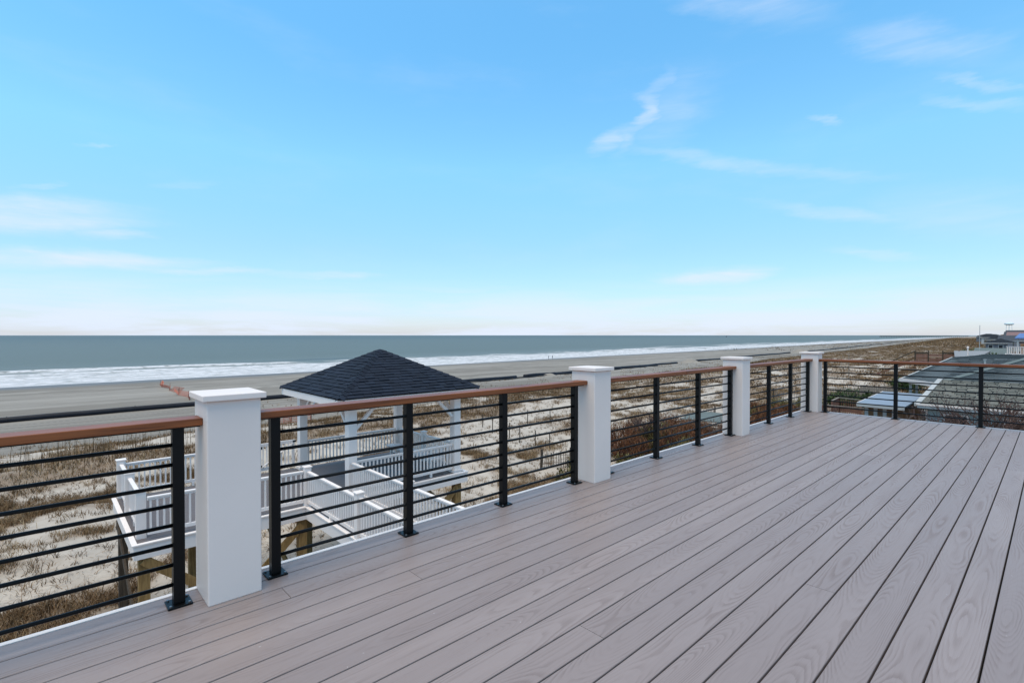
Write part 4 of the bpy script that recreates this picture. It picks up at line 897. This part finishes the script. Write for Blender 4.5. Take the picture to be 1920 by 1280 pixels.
def tufts(name, xs, vs, nb, H, W, spread, lean, mat, label, tone0=.42, tsd=.28):
    x, y = xs; n = len(x); bx = np.repeat(x, nb)+rng.normal(0, spread, n*nb); by = np.repeat(y, nb)+rng.normal(0, spread, n*nb)
    h = np.repeat(rng.uniform(H[0], H[1], n), nb)*rng.uniform(.5, 1.1, n*nb); t = np.repeat(tone0+rng.normal(0, tsd*.6, n)+(fbm(x/5, y/5, 13)-.5)*.9, nb)+rng.normal(0, tsd*.7, n*nb)
    o = blades(name, np.stack([bx, by, ground(bx, by)-.03], 1), h, rng.uniform(*W, n*nb), rng.uniform(*lean, n*nb), t, mat); tag(o, label, 'grass'); return o
x, y, v = scatter(60000, -14, 34, 5, 33, 0, 33); print('near tufts', len(x)); x, y, v = x[:10500], y[:10500], v[:10500]
tufts('dune_grass', (x, y), v, 17, (.18, .46), (.010, .022), .10, (.35, 1.25), GRASS, 'dry brown dune grass in tufts on the near sand')
x, y, v = scatter(90000, -22, 75, 5, 72, 33, 78); print('mid tufts', len(x)); x, y, v = x[:15000], y[:15000], v[:15000]
tufts('dune_grass', (x, y), v, 11, (.18, .46), (.020, .042), .18, (.3, 1.1), GRASS, 'dry brown dune grass along the dune crest behind the railings', .40)
x, y, v = scatter(420000, 20, 420, 2, 105, 78, 420); print('far tufts', len(x)); x, y, v = x[:34000], y[:34000], v[:34000]
tufts('dune_grass', (x, y), v, 7, (.22, .55), (.06, .14), .75, (.3, 1.), GRASS, 'dry brown dune grass far along the beach towards the pier', .36)
x, y, v = scatter(200000, 415, 1700, 8, 230, 400, 2000); x, y, v = x[:16000], y[:16000], v[:16000]
tufts('dune_grass', (x, y), v, 6, (.5, 1.1), (.25, .6), 1.6, (.3, 1.), GRASS, 'brown dune grass where the dunes narrow towards the pier on the horizon', .34)
# single dry sprigs on open sand, planted in rows beyond the pavilion
px, py_ = [], []
for i in range(22):
    for j in range(15):
        xx, yy = 16+i*.62+(j % 2)*.3+random.gauss(0, .10), 19.2+j*.82+random.gauss(0, .12)
        if 16.5+.0*yy < xx < 29 and ((xx-23)/6.5)**2+((yy-25)/6.5)**2 < 1: px.append(xx); py_.append(yy)
rx = rng.uniform(-12, 48, 5200); ry = rng.uniform(9, 36, 5200); ok = infrus(rx, ry) & (rng.random(5200) < .75) & ~((rx > .8) & (rx < 10.2) & (ry > 12.2) & (ry < 17.3))
px = np.concatenate([px, rx[ok]]); py_ = np.concatenate([py_, ry[ok]])
tufts('sand_sprigs', (px, py_), None, 9, (.12, .30), (.012, .022), .045, (.4, 1.3), GRASS, 'small dry sprigs dotted over the open sand', .22, .2)
# litter of dead stems lying on the sand under the boardwalk
lx = rng.uniform(-6, 14, 11000); ly = rng.uniform(6, 22, 11000); ok = infrus(lx, ly, .3); lx, ly = lx[ok], ly[ok]
o = blades('dead_stems', np.stack([lx, ly, ground(lx, ly)+.01], 1), rng.uniform(.05, .12, len(lx)), rng.uniform(.012, .024, len(lx)), rng.uniform(2, 5, len(lx)), rng.uniform(0, .6, len(lx)), GRASS, bend=.2); tag(o, 'dead stems scattered on the sand under the boardwalk', 'debris')
# tall sea oats standing on the crest
n = 1500; cx_ = rng.uniform(-16, 46, n); cy = crest(cx_)-1+rng.normal(0, 1.5, n)
k = rng.random(n) < .35+.65*(fbm(cx_/3.5, cy*0, 55) > .47); cx_, cy = cx_[k], cy[k]; n = len(cx_)
o = blades('sea_oats', np.stack([cx_, cy, ground(cx_, cy)], 1), rng.uniform(.7, 2.0, n), rng.uniform(.018, .034, n), rng.uniform(.02, .22, n), rng.uniform(0, .5, n), GRASS); tag(o, 'tall thin sea oat stalks standing on the dune crest', 'grass')

def shrub(name, x, y, h, r, mat, stem, label, group, n=1500, leafs=(.03, .07), z=None, twigs=26, lf=(1.6, 1.)):
    z = gz(x, y) if z is None else z; t = thing(name, (x, y, z), label, 'shrub', group); m = MB(); tips = []
    for i in range(twigs):
        a_ = random.uniform(0, 6.283); rr = r*math.sqrt(random.random()); e = Vector((x+rr*math.cos(a_), y+rr*math.sin(a_), z+h*random.uniform(.6, 1.08)*(1-.35*(rr/r)**2))); b0_ = Vector((x+rr*.3*math.cos(a_), y+rr*.3*math.sin(a_), z-.1)); mid = b0_.lerp(e, .5)+Vector((random.gauss(0, .1)*r, random.gauss(0, .1)*r, 0))
        m.tube([b0_, mid, e], [.022, .015, .006], 4, False); tips.append((b0_, mid, e))
        for q in range(3):
            s_ = mid.lerp(e, random.random()); m.tube([s_, s_+Vector((random.gauss(0, .16), random.gauss(0, .16), random.uniform(.12, .4)))], [.009, .003], 3, False)
    m.build('stems', stem, t)
    P_ = np.zeros((n, 3)); T = np.array([[list(q) for q in tp] for tp in tips]); i = rng.integers(0, len(tips), n); f = rng.beta(2.2, 1.3, n)[:, None]
    lo = T[i, 0]*(1-f)+T[i, 1]*f; hi = T[i, 1]*(1-f)+T[i, 2]*f; P_ = lo*(1-f)+hi*f+rng.normal(0, 1, (n, 3))*np.array([.11, .11, .08])*r
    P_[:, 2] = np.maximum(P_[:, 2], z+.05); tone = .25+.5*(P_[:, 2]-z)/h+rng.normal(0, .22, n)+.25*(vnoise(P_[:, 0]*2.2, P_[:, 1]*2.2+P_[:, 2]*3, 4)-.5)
    blades('foliage', P_, rng.uniform(leafs[0], leafs[1], n)*lf[0], rng.uniform(leafs[0], leafs[1], n)*lf[1], rng.uniform(.15, 1.1, n), tone, mat, t, None); return t
RU = 'rust brown shrubs below the railing'
rl = [(24.6, 16.6, 'second column'), (26.3, 18.6, ''), (27.2, 15.3, ''), (28.8, 17.3, ''), (30.0, 19.5, ''), (30.6, 14.8, ''), (32.3, 17.0, ''), (33.6, 14.2, ''), (36.0, 13.6, ''), (29.0, 13.2, ''), (39.5, 13.4, ''), (42.0, 15.4, ''), (45.0, 14.6, ''), (44.2, 17.6, ''), (48.0, 16.2, ''), (51, 17.6, ''), (54, 16.2, ''), (47.5, 18.6, ''), (26.0, 13.6, ''), (33, 19.2, '')]
ordn = ['first', 'second', 'third', 'fourth', 'fifth', 'sixth', 'seventh', 'eighth', 'ninth', 'tenth', 'eleventh', 'twelfth', 'thirteenth', 'fourteenth', 'fifteenth', 'sixteenth']
rl.sort(key=lambda q: (q[0]*hy-q[1]*hx)/(q[0]*hx+q[1]*hy)); cnt = [0, 0]
for i, (x, y, _) in enumerate(rl):
    ol = i % 4 == 3; lab = ('olive' if ol else 'rust')+' brown shrub in the thicket below the railing, '+ordn[cnt[ol]]+' '+('olive' if ol else 'rust')+' one from left'; cnt[ol] += 1
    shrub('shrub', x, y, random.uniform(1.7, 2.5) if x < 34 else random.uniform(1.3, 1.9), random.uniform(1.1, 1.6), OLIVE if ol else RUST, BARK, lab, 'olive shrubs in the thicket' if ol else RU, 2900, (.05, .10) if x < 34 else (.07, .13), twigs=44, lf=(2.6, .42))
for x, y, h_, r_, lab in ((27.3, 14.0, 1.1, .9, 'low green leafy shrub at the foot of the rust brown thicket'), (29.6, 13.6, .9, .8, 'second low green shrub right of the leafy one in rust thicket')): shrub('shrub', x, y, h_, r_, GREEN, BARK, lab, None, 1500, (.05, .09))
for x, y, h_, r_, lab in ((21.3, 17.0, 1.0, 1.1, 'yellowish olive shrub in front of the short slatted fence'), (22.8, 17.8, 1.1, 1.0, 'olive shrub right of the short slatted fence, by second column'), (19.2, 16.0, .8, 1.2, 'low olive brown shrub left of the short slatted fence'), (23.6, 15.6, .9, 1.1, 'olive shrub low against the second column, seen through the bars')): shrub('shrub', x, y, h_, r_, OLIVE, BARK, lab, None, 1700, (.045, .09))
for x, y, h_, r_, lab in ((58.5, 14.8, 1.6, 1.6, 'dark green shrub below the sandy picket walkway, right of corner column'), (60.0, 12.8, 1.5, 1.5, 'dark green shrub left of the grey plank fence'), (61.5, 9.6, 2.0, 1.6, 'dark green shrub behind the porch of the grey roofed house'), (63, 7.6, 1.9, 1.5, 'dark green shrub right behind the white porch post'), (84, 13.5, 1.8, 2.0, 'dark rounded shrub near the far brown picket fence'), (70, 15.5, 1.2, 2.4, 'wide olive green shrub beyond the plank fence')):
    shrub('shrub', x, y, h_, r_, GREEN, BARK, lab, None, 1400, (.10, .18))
for x, y, h_, r_, lab in ((128, 1.5, 3.6, 2.4, 'dark bush beside the white balcony among the far roofs'), (140, 9, 3.0, 2.6, 'dark bush between the pale shelter and tall blue house'), (185, 15, 3.2, 3.4, 'far dark bush in front of the distant houses'), (196, 5, 4.0, 3.4, 'far dark bush left of the blue house')): shrub('shrub', x, y, h_, r_, GREEN, BARK, lab, None, 900, (.25, .45), z=-5.5)

def bare_tree(x, y, h, label, spread=1., mat=BARK, seed=1):
    rr = random.Random(seed); z = gz(x, y)-.1; t = thing('bare_tree', (x, y, z), label, 'tree', None); tr, br = MB(), MB()
    def grow(p, d, L, r_, lev):
        e = p+d*L; mid = p.lerp(e, .5)+Vector((rr.gauss(0, .06)*L, rr.gauss(0, .06)*L, rr.gauss(0, .04)*L)); (tr if lev == 0 else br).tube([p, mid, e], [r_, r_*.8, r_*.62], 5 if lev < 2 else 3, False)
        if lev >= 5: return
        for i in range(rr.choice((2, 3, 3)) if lev < 4 else 2):
            nd = (d+Vector((rr.gauss(0, .5)*spread, rr.gauss(0, .5)*spread, rr.uniform(-.05, .35)))).normalized(); grow(p.lerp(e, rr.uniform(.6, 1)), nd, L*rr.uniform(.62, .85), r_*.68, lev+1)
    for i in range(4): grow(Vector((x+rr.gauss(0, .12), y+rr.gauss(0, .12), z)), Vector((rr.gauss(0, .22), rr.gauss(0, .22), 1)).normalized(), h*.30, .075, 0)
    tr.build('trunk', mat, t); br.build('crown', mat, t)
bare_tree(34.6, 2.1, 5.6, 'tallest bare reddish tree at the right edge, in front of tan roof', 1., BARK, 3)
bare_tree(35.6, 3.3, 4.4, 'bare reddish tree just left of the tallest bare tree', 1.1, BARK, 5)
bare_tree(33.2, 4.9, 3.9, 'bare twiggy tree between the second and third side railing posts', 1.1, BARK, 8)
bare_tree(36.8, 6.4, 3.7, 'bare twiggy tree in front of the pale blue roof', 1.1, GREYBARK, 11)
bare_tree(38.5, 8.8, 3.2, 'thin bare tree beside the pale blue roof corner', 1.2, GREYBARK, 14)
bare_tree(36.2, .6, 5.2, 'bare reddish tree cut off by the right edge of the photo', 1., BARK, 21)
bare_tree(33.4, 3.6, 4.3, 'bushy bare tree before the tan roof, right of last visible post', 1.2, BARK, 31)
bare_tree(36.0, 5.2, 3.6, 'low bare bush against the teal front wall below tan roof', 1.3, BARK, 37)
bare_tree(40.5, 10.6, 3.0, 'small bare bush before the reddish picket railing', 1.3, BARK, 41)
bare_tree(28.4, 17.6, 3.3, 'dark bare branching shrub rising above the rust thicket, right of second column', 1.0, BARK, 17)
